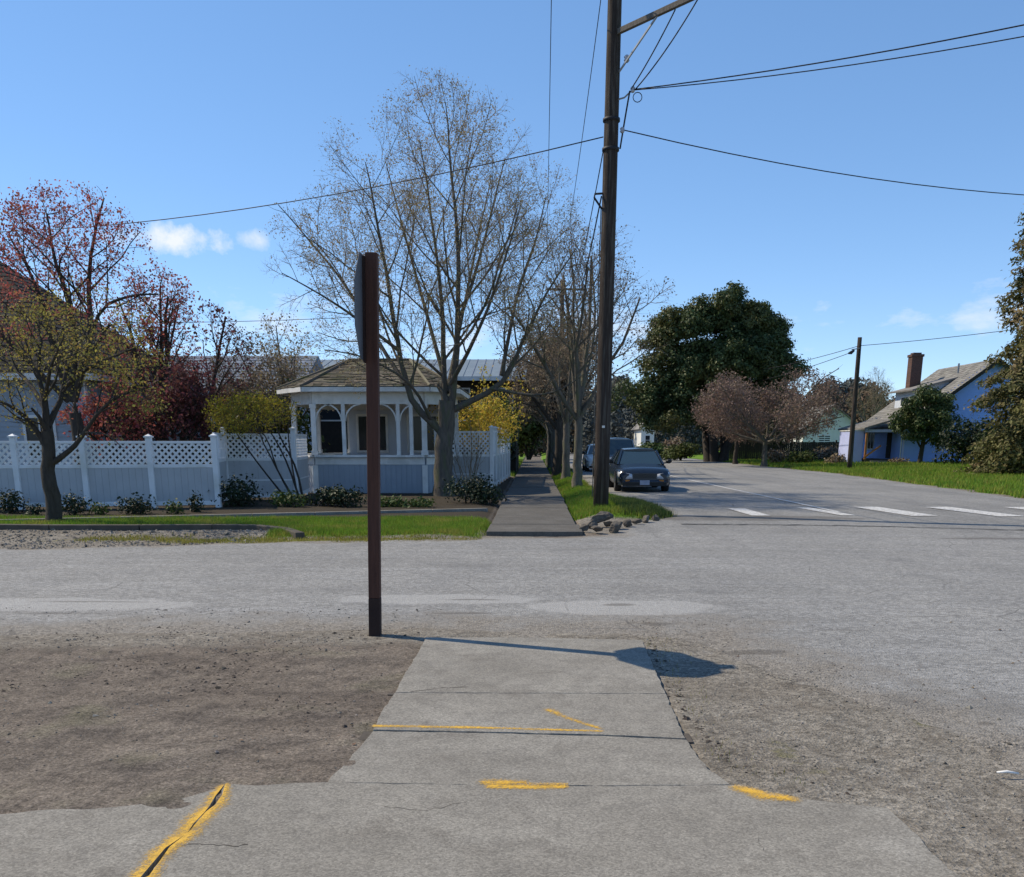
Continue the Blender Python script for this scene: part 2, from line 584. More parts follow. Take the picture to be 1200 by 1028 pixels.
def paint_mat(name, c, c2, hard=4.0, scale=38, thr=0.0):
    """worn / sprayed paint: opaque where attribute 'a' beats a noise, clear elsewhere"""
    m = bpy.data.materials.new(name)
    m.use_nodes = True
    t = m.node_tree
    b = t.nodes['Principled BSDF']
    tc = N(t, 'ShaderNodeTexCoord')
    vec = tc.outputs['Object']
    n1 = noise(t, vec, scale, 6, 0.75)
    n2 = noise(t, vec, 6, 4, 0.6)
    t.links.new(mixc(t, n2, c, c2), b.inputs['Base Color'])
    b.inputs['Roughness'].default_value = 0.75
    a = math_node(t, 'ADD', attr(t, 'a'), math_node(t, 'MULTIPLY', math_node(t, 'SUBTRACT', n1, 0.5), 2.2))
    a = math_node(t, 'ADD', a, math_node(t, 'MULTIPLY', math_node(t, 'SUBTRACT', n2, 0.5), 0.8))
    a = math_node(t, 'MULTIPLY', math_node(t, 'SUBTRACT', a, 0.4 + thr), hard, True)
    n3 = noise(t, vec, 16, 5, 0.7)
    a = math_node(t, 'MULTIPLY', a, ramp(t, n3, [(0.34, 0.35), (0.52, 0.95)]))
    tr = N(t, 'ShaderNodeBsdfTransparent')
    mx = N(t, 'ShaderNodeMixShader')
    t.links.new(a, mx.inputs[0])
    t.links.new(tr.outputs[0], mx.inputs[1])
    t.links.new(b.outputs[0], mx.inputs[2])
    t.links.new(mx.outputs[0], t.nodes['Material Output'].inputs[0])
    return m


def glass_mat(name, c, rough=0.06):
    m = bpy.data.materials.new(name)
    m.use_nodes = True
    b = m.node_tree.nodes['Principled BSDF']
    b.inputs['Base Color'].default_value = (*c, 1)
    b.inputs['Roughness'].default_value = rough
    b.inputs['Specular IOR Level'].default_value = 0.6
    b.inputs['Coat Weight'].default_value = 0.4
    return m


M = {}
M['asphalt'] = asphalt_mat()
M['ground'] = ground_mat()
M['concrete'] = concrete_mat()
M['shaded_concrete'] = shaded_concrete()
M['yellow'] = paint_mat('yellow_paint', (0.72, 0.40, 0.02), (0.66, 0.40, 0.05), 1.9, 85)
M['white_line'] = paint_mat('white_paint_worn', (0.66, 0.65, 0.62), (0.55, 0.54, 0.52), 3.0, 14, 0.12)
M['crack'] = mat('crack_dirt', (0.075, 0.064, 0.052), (0.11, 0.095, 0.08), 20, 1.0)
M['tar'] = mat('tar', (0.05, 0.048, 0.045), (0.08, 0.078, 0.075), 9, 0.7)
M['post'] = mat('stained_post', (0.105, 0.046, 0.03), (0.07, 0.031, 0.022), 6, 0.75, 0.35, 60, stretch=(6, 6, 0.5))
M['charred'] = mat('post_foot', (0.034, 0.02, 0.017), (0.048, 0.028, 0.022), 6, 0.85, 0.3, 60)
M['alu'] = mat('sign_aluminium', (0.14, 0.145, 0.16), (0.11, 0.115, 0.13), 5, 0.6, metal=0.4)
M['red'] = mat('sign_red', (0.5, 0.02, 0.02), (0.42, 0.02, 0.02), 4, 0.5)
M['pole'] = mat('creosote_pole', (0.062, 0.045, 0.035), (0.032, 0.024, 0.02), 5, 0.9, 0.7, 35, stretch=(5, 5, 0.35), c3=(0.10, 0.085, 0.07), s3=4)
M['pole2'] = mat('grey_timber', (0.17, 0.15, 0.13), (0.11, 0.095, 0.08), 5, 0.9, 0.5, 35, stretch=(5, 5, 0.5))
M['steel'] = mat('galvanised', (0.35, 0.36, 0.37), (0.25, 0.26, 0.27), 8, 0.5, metal=0.6)
M['wire'] = mat('wire_black', (0.03, 0.03, 0.035), (0.02, 0.02, 0.025), 5, 0.6)
M['porcelain'] = mat('porcelain', (0.45, 0.46, 0.5), (0.3, 0.31, 0.35), 8, 0.25)
M['vinyl'] = mat('white_vinyl', (0.78, 0.79, 0.80), (0.70, 0.71, 0.72), 2.5, 0.45, c3=(0.62, 0.63, 0.60), s3=1.2)
M['vinyl_board'] = mat('vinyl_board', (0.47, 0.485, 0.50), (0.42, 0.435, 0.45), 2.5, 0.5)
M['trim'] = mat('white_trim', (0.78, 0.77, 0.74), (0.68, 0.67, 0.64), 4, 0.55, c3=(0.6, 0.6, 0.57), s3=2)
M['greywall'] = mat('greyblue_siding', (0.36, 0.40, 0.44), (0.32, 0.36, 0.40), 2, 0.75)
M['halfwall'] = mat('halfwall', (0.34, 0.385, 0.44), (0.30, 0.345, 0.40), 2, 0.6)
M['palewall'] = mat('pale_wall', (0.58, 0.62, 0.68), (0.52, 0.56, 0.62), 2, 0.7)
M['bluewall'] = mat('blue_painted_wall', (0.30, 0.45, 0.88), (0.27, 0.40, 0.80), 2, 0.7)
M['lavender'] = mat('lavender_wall', (0.50, 0.55, 0.85), (0.44, 0.49, 0.78), 2, 0.7)
M['creamwall'] = mat('white_house_wall', (0.74, 0.74, 0.70), (0.66, 0.66, 0.62), 2, 0.7)
M['roof_grey'] = mat('grey_shingle', (0.235, 0.225, 0.205), (0.18, 0.172, 0.155), 1.5, 0.92, 0.3, 25, island=0.22)
M['roof_moss'] = mat('mossy_shingle', (0.17, 0.15, 0.115), (0.125, 0.112, 0.085), 3, 0.95, 0.4, 25, island=0.3, c3=(0.105, 0.105, 0.05), s3=1.6)
M['roof_dark'] = mat('dark_shingle', (0.022, 0.022, 0.023), (0.016, 0.016, 0.017), 2, 0.95, 0.3, 25, island=0.25)
M['roof_blue'] = mat('bluegrey_roof', (0.20, 0.235, 0.28), (0.16, 0.19, 0.235), 2, 0.6, island=0.12)
M['window'] = glass_mat('window_glass', (0.02, 0.025, 0.03), 0.12)
M['window'].node_tree.nodes['Principled BSDF'].inputs['Coat Weight'].default_value = 0
M['window'].node_tree.nodes['Principled BSDF'].inputs['Specular IOR Level'].default_value = 0.25
M['brick'] = None
M['orange_wood'] = mat('orange_timber', (0.45, 0.20, 0.07), (0.36, 0.15, 0.05), 5, 0.7)
M['dark_wood'] = mat('dark_timber', (0.045, 0.038, 0.03), (0.03, 0.026, 0.022), 5, 0.85)
M['weathered'] = mat('weathered_timber', (0.11, 0.095, 0.075), (0.07, 0.06, 0.05), 4, 0.9, 0.4, 40)
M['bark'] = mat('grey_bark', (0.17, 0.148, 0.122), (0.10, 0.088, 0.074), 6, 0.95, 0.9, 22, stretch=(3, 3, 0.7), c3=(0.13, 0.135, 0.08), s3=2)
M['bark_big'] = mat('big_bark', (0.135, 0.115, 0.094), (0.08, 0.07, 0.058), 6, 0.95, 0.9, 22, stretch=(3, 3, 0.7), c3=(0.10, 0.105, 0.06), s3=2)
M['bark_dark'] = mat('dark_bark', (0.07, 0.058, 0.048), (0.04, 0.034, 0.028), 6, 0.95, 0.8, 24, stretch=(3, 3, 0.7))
M['twig'] = mat('twig', (0.30, 0.225, 0.15), (0.21, 0.165, 0.115), 3, 0.9)
M['twig_red'] = mat('reddish_twig', (0.24, 0.165, 0.135), (0.165, 0.12, 0.10), 2, 0.9)
M['bud'] = mat('brown_bud', (0.40, 0.29, 0.15), (0.30, 0.25, 0.11), 0.8, 0.8, island=0.35, trans=0.25)
M['leaf_red'] = mat('plum_leaf', (0.44, 0.15, 0.11), (0.30, 0.085, 0.07), 0.9, 0.7, island=0.35, trans=0.4)
M['leaf_darkred'] = mat('dark_plum_leaf', (0.19, 0.066, 0.062), (0.11, 0.042, 0.044), 0.9, 0.7, island=0.4, trans=0.35)
M['leaf_yg'] = mat('yellowgreen_leaf', (0.36, 0.28, 0.07), (0.24, 0.21, 0.05), 1.2, 0.7, island=0.35, trans=0.35)
M['leaf_yellow'] = mat('yellow_shrub_leaf', (0.33, 0.26, 0.025), (0.20, 0.18, 0.025), 1.5, 0.7, island=0.3, trans=0.35)
M['forsythia'] = mat('forsythia_flower', (0.60, 0.43, 0.05), (0.42, 0.34, 0.06), 1.5, 0.7, island=0.3, trans=0.3)
M['leaf_ever'] = mat('evergreen_leaf', (0.085, 0.112, 0.036), (0.05, 0.074, 0.028), 0.35, 0.5, island=0.35, trans=0.2, c3=(0.125, 0.122, 0.036), s3=0.3)
M['leaf_conifer'] = mat('conifer_leaf', (0.18, 0.165, 0.065), (0.115, 0.12, 0.048), 0.5, 0.75, island=0.35, trans=0.25, c3=(0.23, 0.17, 0.085), s3=0.45)
M['leaf_dark'] = mat('dark_shrub_leaf', (0.026, 0.042, 0.016), (0.016, 0.026, 0.012), 1.0, 0.55, island=0.45, trans=0.1)
M['leaf_mid'] = mat('mid_shrub_leaf', (0.075, 0.11, 0.025), (0.045, 0.075, 0.02), 1.0, 0.6, island=0.4, trans=0.2)
M['leaf_hedge'] = mat('hedge_leaf', (0.085, 0.105, 0.022), (0.05, 0.07, 0.02), 0.7, 0.65, island=0.4, trans=0.2)
M['leaf_litter'] = mat('leaf_litter', (0.15, 0.10, 0.06), (0.08, 0.055, 0.038), 3, 0.9, island=0.45)
M['leaf_pink'] = mat('pink_bud', (0.27, 0.185, 0.14), (0.19, 0.135, 0.105), 0.7, 0.8, island=0.35, trans=0.25)
M['leaf_brown'] = mat('brown_shrub_leaf', (0.25, 0.185, 0.13), (0.175, 0.14, 0.095), 0.7, 0.8, island=0.4, trans=0.15)
M['grass'] = mat('grass_blade', (0.20, 0.30, 0.03), (0.12, 0.215, 0.022), 0.9, 0.6, island=0.4, trans=0.35, c3=(0.30, 0.29, 0.06), s3=1.3)
M['moss'] = mat('yellow_grass', (0.32, 0.28, 0.06), (0.21, 0.21, 0.04), 1.5, 0.7, island=0.3, trans=0.3)
M['pebble'] = mat('pebble', (0.22, 0.20, 0.175), (0.135, 0.12, 0.10), 9, 0.9, island=0.55)
M['clod'] = mat('soil_clod', (0.085, 0.07, 0.058), (0.05, 0.042, 0.035), 12, 1.0, island=0.3)
M['rock'] = mat('rock', (0.15, 0.132, 0.108), (0.08, 0.07, 0.06), 7, 0.95, 0.8, 18)
M['far_wood'] = mat('far_wood', (0.10, 0.105, 0.095), (0.065, 0.075, 0.07), 0.05, 0.95, island=0.3)
M['far_brown'] = mat('far_brown_wood', (0.125, 0.088, 0.058), (0.09, 0.072, 0.045), 0.06, 0.95, island=0.3)
M['hill'] = mat('hill', (0.09, 0.13, 0.19), (0.08, 0.115, 0.17), 0.01, 1.0)  # blue of distant haze put into the hill colour
M['terrain'] = mat('terrain', (0.09, 0.105, 0.03), (0.12, 0.11, 0.05), 0.1, 1.0)
M['car_blue'] = mat('navy_paint', (0.012, 0.021, 0.038), (0.011, 0.019, 0.035), 3, 0.22, spec=0.6)
M['car_grey'] = mat('grey_paint', (0.16, 0.19, 0.22), (0.15, 0.18, 0.21), 3, 0.25, spec=0.6)
M['car_white'] = mat('white_paint', (0.62, 0.64, 0.64), (0.58, 0.60, 0.60), 3, 0.25, spec=0.6)
M['carglass'] = glass_mat('car_glass', (0.025, 0.045, 0.055), 0.04)
M['black'] = mat('black_plastic', (0.012, 0.012, 0.013), (0.02, 0.02, 0.02), 5, 0.5)
M['rubber'] = mat('rubber', (0.018, 0.018, 0.018), (0.025, 0.024, 0.023), 8, 0.9)
M['rim'] = mat('wheel_rim', (0.45, 0.46, 0.47), (0.36, 0.37, 0.38), 8, 0.35, metal=0.7)
M['lamp'] = glass_mat('headlight', (0.48, 0.50, 0.55), 0.15)
M['amber'] = mat('amber_lens', (0.5, 0.17, 0.02), (0.4, 0.13, 0.02), 8, 0.3)
M['plate'] = mat('number_plate', (0.34, 0.35, 0.42), (0.28, 0.29, 0.36), 8, 0.5)


def brick_mat():
    m = mat('chimney_brick', (0.12, 0.055, 0.04), (0.09, 0.045, 0.035), 3, 0.92)
    t = m.node_tree
    b = t.nodes['Principled BSDF']
    tc = N(t, 'ShaderNodeTexCoord')
    mp = N(t, 'ShaderNodeMapping')
    mp.inputs['Rotation'].default_value = (R(90), 0, 0)
    t.links.new(tc.outputs['Object'], mp.inputs[0])
    br = N(t, 'ShaderNodeTexBrick')
    br.inputs['Scale'].default_value = 4.2
    br.inputs['Color1'].default_value = (0.125, 0.06, 0.045, 1)
    br.inputs['Color2'].default_value = (0.08, 0.043, 0.035, 1)
    br.inputs['Mortar'].default_value = (0.13, 0.115, 0.10, 1)
    t.links.new(mp.outputs[0], br.inputs['Vector'])
    t.links.new(br.outputs[0], b.inputs['Base Color'])
    return m


M['brick'] = brick_mat()


# ------------------------------------------------------------------ numpy value noise
def vnoise(x, y, seed=0):
    xi, yi = np.floor(x).astype(np.int64), np.floor(y).astype(np.int64)
    xf, yf = x - xi, y - yi
    u, v = xf * xf * (3 - 2 * xf), yf * yf * (3 - 2 * yf)

    def h(a, b):
        n = (a * 374761393 + b * 668265263 + seed * 974711) & 0x7fffffff
        n = ((n ^ (n >> 13)) * 1274126177) & 0x7fffffff
        return ((n ^ (n >> 16)) & 0xffff) / 65535.0
    a, b, c, d = h(xi, yi), h(xi + 1, yi), h(xi, yi + 1), h(xi + 1, yi + 1)
    return (a * (1 - u) + b * u) * (1 - v) + (c * (1 - u) + d * u) * v


def fbm(x, y, sc_=1.0, oct_=4, seed=0):
    r, a, tot = 0, 1.0, 0
    for i in range(oct_):
        r = r + a * vnoise(x * sc_ + 31.7 * i, y * sc_ - 17.3 * i, seed + i)
        tot += a
        a *= 0.5
        sc_ *= 2.1
    return r / tot - 0.5


def sstep(a, b, x):
    t = np.clip((x - a) / (b - a), 0, 1)
    return t * t * (3 - 2 * t)


def right_edge(Y):
    return np.interp(Y, [-10, 20, 28, 50, 80, 140], [14.0, 13.8, 14.2, 15.7, 15.5, 15.5])


def left_edge(Y):
    return np.interp(Y, [-20, 1.5, 4.5, 6.2, 8.0, 14, 17.5, 19.6, 21, 24, 28, 34, 140], [4.6, 3.9, 2.55, 1.75, 1.1, 1.1, 1.4, 2.2, 3.0, 3.0, 2.3, 2.1, 2.1])


def road_sd(X, Y):
    """positive inside the carriageway"""
    main = np.minimum(X - left_edge(Y), right_edge(Y) - X)
    near = np.interp(X, [-60, -8, -3, -1.2, 0.9, 2.2, 3.5, 60], [7.2, 7.35, 7.75, 7.95, 7.85, 7.7, 6.2, 6.2])
    far = np.interp(X, [-60, -8, -4, -0.8, 1.6, 2.5, 4, 60], [14.0, 14.3, 15.4, 15.95, 16.6, 18, 16, 16])
    cross = np.minimum(Y - near, far - Y)
    k = 0.5
    hmix = np.clip(0.5 + 0.5 * (main - cross) / k, 0, 1)
    return cross * (1 - hmix) + main * hmix + k * hmix * (1 - hmix)


def grass_mask(X, Y):
    n = fbm(X, Y, 0.8, 3, 5)
    # the lawn strip before the fences
    sA = np.minimum(np.minimum(Y - np.where(X > -4.6, 16.15, 17.62), 19.75 - Y), -0.92 - X)
    sA2 = np.where(X > -4.6, np.minimum(sA, X + 5.2), sA)
    # the island between pavement and street
    sB = np.minimum(np.minimum(X - 0.9, left_edge(Y) - 0.12 - X), Y - 20.2)
    # verge right of the street
    sC = np.minimum(X - right_edge(Y) - 0.2 + n * 1.2, Y - 16)
    # left of the far pavement
    sD = np.minimum(np.minimum(-0.95 - X, X + 1.6), Y - 46)
    return np.maximum(np.maximum(sA2, sB), np.maximum(sC, sD)) + n * 0.5


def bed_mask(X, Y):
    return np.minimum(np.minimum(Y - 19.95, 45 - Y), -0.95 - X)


def ground_z(X, Y):
    z = fbm(X, Y, 1.1, 3, 1) * 0.05 + fbm(X, Y, 6.0, 4, 2) * 0.022
    near = 1 - sstep(14, 20, Y)
    z = z * (0.35 + 0.65 * near)
    z = z + np.clip(right_edge(Y) * -1 + X, 0, 30) * 0.012 * sstep(20, 30, Y)
    isl = np.minimum(np.minimum(X - 0.9, left_edge(Y) - X), Y - 19.8)
    z = z + 0.13 * sstep(0.0, 0.6, isl)
    z = z + 0.05 * sstep(-0.1, 0.4, np.minimum(np.minimum(Y - 16.0, -0.9 - X), 0.6))
    sd = road_sd(X, Y)
    z = z - 0.05 * sstep(0.0, 0.45, sd)
    # under the pavement slabs
    under = np.minimum(np.minimum(X + 0.93, 0.93 - X), np.minimum(Y - 3.9, 7.75 - Y))
    z = z + 0.019 * (1 - sstep(7.6, 8.6, Y)) - 0.075 * sstep(0.05, 0.2, under)
    pl = np.minimum(np.minimum(X + 4.5, 1.5 - X), 3.98 - Y - 0.12 * (X < -1.5))
    z = z - 0.075 * sstep(0.0, 0.15, pl)
    far = np.minimum(np.minimum(X + 0.9, 0.9 - X), Y - 16.7)
    z = z - 0.08 * sstep(-0.05, 0.1, far)
    return z


def lines(*segs):
    out = []
    for a, b, st in segs:
        out.append(np.arange(a, b, st))
    out.append(np.array([segs[-1][1]]))
    return np.concatenate(out)


def gridmesh(xs, ys):
    X, Y = np.meshgrid(xs, ys)
    nx, ny = len(xs), len(ys)
    i = np.arange(nx * ny).reshape(ny, nx)
    f = np.stack([i[:-1, :-1], i[:-1, 1:], i[1:, 1:], i[1:, :-1]], -1).reshape(-1, 4)
    return X.ravel(), Y.ravel(), f


# ------------------------------------------------------------------ ground, road
def build_ground():
    xs = lines((-90, -15, 3), (-15, -6, 0.12), (-6, 5, 0.05), (5, 16, 0.14), (16, 60, 1.2), (60, 120, 5))
    ys = lines((-12, 1.5, 0.5), (1.5, 9.5, 0.05), (9.5, 22, 0.1), (22, 40, 0.5), (40, 160, 2.0))
    X, Y, f = gridmesh(xs, ys)
    Z = ground_z(X, Y)
    sd = road_sd(X, Y)
    gr = np.clip(grass_mask(X, Y) * 1.6 + 0.5, 0, 1)
    gravel = np.clip(0.55 + (X - 0.4) * 0.4, 0, 1) * (Y < 16)            # right of the pavement
    gravel = np.maximum(gravel, sstep(-1.0, -0.2, sd) * 0.8 * (Y < 12))
    gravel = np.maximum(gravel, ((Y > 12) & (Y < 17.6) & (X < 0)) * 0.9)
    gravel = np.maximum(gravel, ((Y > 17) & (X > 0.9) & (X < 14)) * 0.8)
    moss = np.clip(1 - np.abs(Y - (15.75 + fbm(X, Y, 0.7, 2, 9) * 0.5)) / 0.6, 0, 1) * ((X > -8.6) & (X < -0.8)) * np.interp(X, [-8.6, -5, -1], [0.4, 0.9, 0.8])
    moss = np.maximum(moss, 0.42 * np.clip(1 - np.hypot(X - 1.35, (Y - 4.7) * 0.6) / 0.5, 0, 1))
    moss = np.maximum(moss, 0.38 * np.clip(1 - np.hypot((X - 2.2), (Y - 5.3)) / 0.6, 0, 1))
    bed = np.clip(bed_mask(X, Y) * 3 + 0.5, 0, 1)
    o = mesh_np('ground', np.stack([X, Y, Z], 1), f, M['ground'], smooth=True, kind='structure',
                attrs={'grass': gr, 'gravel': gravel, 'moss': moss, 'bed': bed})
    # the wide land sheet out to the horizon, below it
    o = MB().add([(-3000, -800, -0.45), (3000, -800, -0.45), (3000, 4500, -0.45), (-3000, 4500, -0.45)], [(0, 1, 2, 3)]).build('terrain', M['terrain'], kind='structure')


def build_road():
    xs = lines((-90, -14, 4), (-14, -4, 0.14), (-4, 5, 0.06), (5, 16.4, 0.16), (16.4, 100, 4))
    ys = lines((-14, 2.5, 0.8), (2.5, 9.6, 0.05), (9.6, 22, 0.12), (22, 40, 0.35), (40, 150, 1.5))
    X, Y, f = gridmesh(xs, ys)
    sd = road_sd(X, Y) + fbm(X, Y, 1.6, 4, 12) * 0.75 + fbm(X, Y, 9, 2, 13) * 0.12
    Z = np.where(sd > 0, 0.013 + 0.012 * sstep(0, 0.5, sd), 0.013 + np.clip(sd, -1, 0) * 0.10)
    Z = Z + fbm(X, Y, 0.6, 3, 21) * 0.02 * sstep(0, 1, sd)
    # broken shallow patches along the near edge of the side street
    brk = sstep(0.12, 0.25, fbm(X, Y * 1.6, 0.9, 4, 33)) * (1 - sstep(0.6, 2.0, sd))
    Z = Z - 0.016 * brk
    keep = (sd[f] > -0.9).any(1)
    f = f[keep]
    used = np.unique(f)
    remap = np.full(len(X), -1)
    remap[used] = np.arange(len(used))
    f = remap[f]
    X, Y, Z, sd = X[used], Y[used], Z[used], sd[used]
    wear = np.clip(1.0 - sd / np.where(Y < 12, 1.7, 0.6), 0, 1)
    wear = np.where((X < -0.5) & (Y < 12), np.clip(1.05 - sd / 1.3, 0, 1), wear)
    patch = np.zeros_like(X)
    for (cx, cy, rx, ry) in ((0.9, 9.15, 0.95, 0.42), (-4.9, 9.2, 1.5, 0.38), (-1.0, 9.6, 1.1, 0.3)):
        patch = np.maximum(patch, np.clip(1.25 - np.hypot((X - cx) / rx, (Y - cy) / ry) * 0.75, 0, 1))
    dark = np.clip(1 - np.abs(Y - 20.4) / 1.5, 0, 1) * sstep(2.2, 3.0, X) * (1 - sstep(5.5, 9, X)) * 1.0  # dark asphalt patch, with shade right of the pole painted into it
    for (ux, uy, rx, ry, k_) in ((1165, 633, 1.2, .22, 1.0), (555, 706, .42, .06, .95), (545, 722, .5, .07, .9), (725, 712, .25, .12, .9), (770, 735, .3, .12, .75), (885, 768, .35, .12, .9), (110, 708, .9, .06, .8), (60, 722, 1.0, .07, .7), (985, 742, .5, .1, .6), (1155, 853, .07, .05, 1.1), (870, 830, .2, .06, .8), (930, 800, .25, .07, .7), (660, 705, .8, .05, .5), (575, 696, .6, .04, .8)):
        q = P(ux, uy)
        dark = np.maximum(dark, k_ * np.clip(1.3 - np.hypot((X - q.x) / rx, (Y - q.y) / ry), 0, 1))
    cross = ((Y < 17)).astype(float)
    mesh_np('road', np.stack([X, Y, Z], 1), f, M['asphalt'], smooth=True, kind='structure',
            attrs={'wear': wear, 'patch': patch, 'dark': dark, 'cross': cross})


build_ground()
build_road()

# tar seam where the side street meets the main street's newer surface
mb = MB()
seam = [P(x, y, 0.036) for x, y in ((798, 614), (860, 614.5), (930, 615), (1000, 616), (1080, 618), (1200, 621))]
seam += [P(1330, 625, 0.036)]
rows = []
random.seed(3)
dense = []
for a, b in zip(seam[:-1], seam[1:]):
    for k in range(8):
        dense.append(a.lerp(b, k / 8) + Vector((0, random.uniform(-.05, .05), 0)))
rows = [[p + Vector((0, -random.uniform(.02, .07), 0)), p + Vector((0, random.uniform(.02, .07), 0))] for p in dense]
mb.grid(rows).build('tar_seam', M['tar'], kind='structure')


# ------------------------------------------------------------------ painted markings
def paint_strip(name, m, a, b, half, z, edge=0.35, res=0.03, soft_end=0.15, wob=0.0):
    a, b = Vector((a[0], a[1], z)), Vector((b[0], b[1], z))
    L = (b - a).length
    d = (b - a) / L
    s = Vector((-d.y, d.x, 0))
    nu, nv = max(2, int(L / res)), max(4, int(2 * half / res))
    u = np.linspace(0, L, nu + 1)
    v = np.linspace(-half, half, nv + 1)
    U, Vv, f = gridmesh(u, v)
    off = fbm(U, U * 0, 5, 2, 44) * wob
    X = a.x + d.x * U + s.x * (Vv + off)
    Y = a.y + d.y * U + s.y * (Vv + off)
    e = np.minimum(np.clip((1 - np.abs(Vv) / half) / edge, 0, 1), np.clip(np.minimum(U, L - U) / soft_end, 0, 1))
    return mesh_np(name, np.stack([X, Y, np.full_like(X, z)], 1), f, m, kind='structure', attrs={'a': e})


ZR = 0.040
paint_strip('centre_line', M['white_line'], (7.05, 22.0), (6.6, 42), 0.085, ZR, 0.3, 0.06, 0.1)
paint_strip('centre_line', M['white_line'], (6.6, 42.5), (6.4, 75), 0.075, ZR, 0.3, 0.08, 0.1)
for (x0, y0, x1, y1, hw) in ((4.92, 23.2, 5.0, 20.9, .24), (6.62, 23.6, 6.95, 21.0, .20), (8.25, 23.9, 8.55, 20.9, .34), (10.0, 23.9, 10.4, 20.8, .34), (11.9, 23.9, 12.2, 20.9, .32)):
    paint_strip('crosswalk_bar', M['white_line'], (x0, y0), (x1, y1), hw, ZR, 0.15, 0.05, 0.05)


# ------------------------------------------------------------------ pavements
def ragged(pts, step=0.06, amp=0.006, seed=0):
    """subdivide a closed outline and nibble its edges"""
    r = random.Random(seed)
    out = []
    n = len(pts)
    for i in range(n):
        a, b = Vector(pts[i][:2]), Vector(pts[(i + 1) % n][:2])
        k = max(1, int((b - a).length / step))
        d = (b - a).normalized()
        s = Vector((-d.y, d.x))
        for j in range(k):
            out.append(a.lerp(b, j / k) + s * r.gauss(0, amp if j else amp * 0.4))
    return out


near = thing('pavement', None, None, (0, 0, 0))
near['kind'] = 'structure'
ZS = 0.036


def px(*pts, z=ZS):
    return [P(x, y, z) for x, y in pts]


def slab(pts, z, seed, parent, amp=0.006, label=None, th=0.14):
    o = MB().prism(ragged(pts, 0.06, amp, seed), z - th, z).build('slab', M['concrete'], parent, bevel=0.003)
    if label: o['label'] = label
    return o


slab(px((499, 747), (620, 747), (752, 750), (780, 812.6), (632, 812), (463, 811.6), (474, 790), (488, 768)), 0.036, 1, near, 0.003)
slab(px((462.5, 812), (632, 812.5), (780.5, 813), (803.5, 865.2), (706, 861), (560, 857.4), (437.5, 855), (446, 835)), 0.0365, 2, near, 0.003, 'raised slab with a yellow painted lip')
slab(px((437, 856), (560, 858), (706, 861.5), (805, 866), (830, 900), (856, 918.2), (700, 920), (540, 918.4), (383, 915.4), (410, 888)), 0.032, 3, near, 0.004)
crack_px = [(262, 919), (254, 931), (246, 943), (237, 951), (226, 964), (217, 975), (199, 992), (184, 1007), (165, 1026)]
crk = px(*crack_px)
dcr = (crk[-1] - crk[-2]).normalized()
crk.append(crk[-1] + Vector((-.35, -.7, 0)))
rr = random.Random(5)
jag = [p + Vector((rr.uniform(-.012, .012), 0, 0)) for p in crk]
gapw = [.004, .02, .016, .006, .009, .004, .012, .016, .02, .016]
cr_r = [p + Vector((g, 0, 0)) for p, g in zip(jag, gapw)]
cr_l = [p - Vector((g * .6, 0, 0)) for p, g in zip(jag, gapw)]
main_pts = px((858, 919), (900, 932), (942, 936), (1000, 942), (1040, 946), (1062, 966), (1083, 988), (1112, 1017))
main_pts += [Vector((1.95, 2.2, 0)), Vector((1.95, 1.2, 0)), Vector((cr_r[-1].x, 1.2, 0))]
main_pts += cr_r[::-1] + px((272, 918), (300, 920), (345, 917), (383, 916), (540, 919), (700, 920.6))
slab(main_pts, 0.034, 4, near, 0.004)
left_pts = px((0, 952), (60, 946), (120, 945), (170, 940), (205, 936), (240, 926)) + cr_l + [Vector((cr_l[-1].x, 1.2, 0)), Vector((-6, 1.2, 0)), Vector((-6, 3.6, 0)), Vector((-3.5, 3.9, 0))]
slab(left_pts, 0.028, 5, near, 0.004)
slab(px((1114, 1019), (1135, 1040), (1120, 1050)) + [Vector((2.0, 2.9, 0)), Vector((1.99, 2.25, 0))], 0.02, 6, near, 0.004)
# the dirt that fills the joints
mb = MB()
for pts in (px((455, 811, ), (785, 813)), px((425, 856), (812, 866)), px((375, 915.5), (862, 919))):
    a, b = pts
    mb.box((a.x, min(a.y, b.y) - .02, -0.06), (b.x, max(a.y, b.y) + .02, 0.024))
mb.build('joint_dirt', M['crack'], near, kind='stuff')
mb = MB()


def crack_line(pts, wdt=0.004, seed=1, z=0.0362):
    r = random.Random(seed)
    pp = []
    for a, b in zip(pts[:-1], pts[1:]):
        for k in range(6):
            p = Vector(a).lerp(Vector(b), k / 6)
            pp.append(Vector((p.x + r.gauss(0, .006), p.y + r.gauss(0, .006), z)))
    rows = [[p - Vector((0, w_, 0)), p + Vector((0, w_, 0))] for p in pp for w_ in [wdt * r.uniform(.3, 1.1)]]
    mb.grid(rows)


crack_line(px((478, 811), (520, 806), (556, 805)), 0.006, 2, 0.0375)
crack_line(px((200, 992), (230, 988), (262, 990), (300, 990)), 0.003, 3, 0.0355)
crack_line(px((450, 945), (500, 950), (548, 938)), 0.002, 4, 0.0355)
crack_line([P(880, 960, .035), P(890, 985, .035), P(902, 1012, .035)], 0.0025, 5, 0.0355)
mb.build('hairline_crack', M['crack'], near, kind='stuff')
# sprayed yellow marks at the trip edges
ya = [P(x, y, 0) for x, y in ((252, 916), (243, 945), (222, 975), (190, 1010), (168, 1040))]


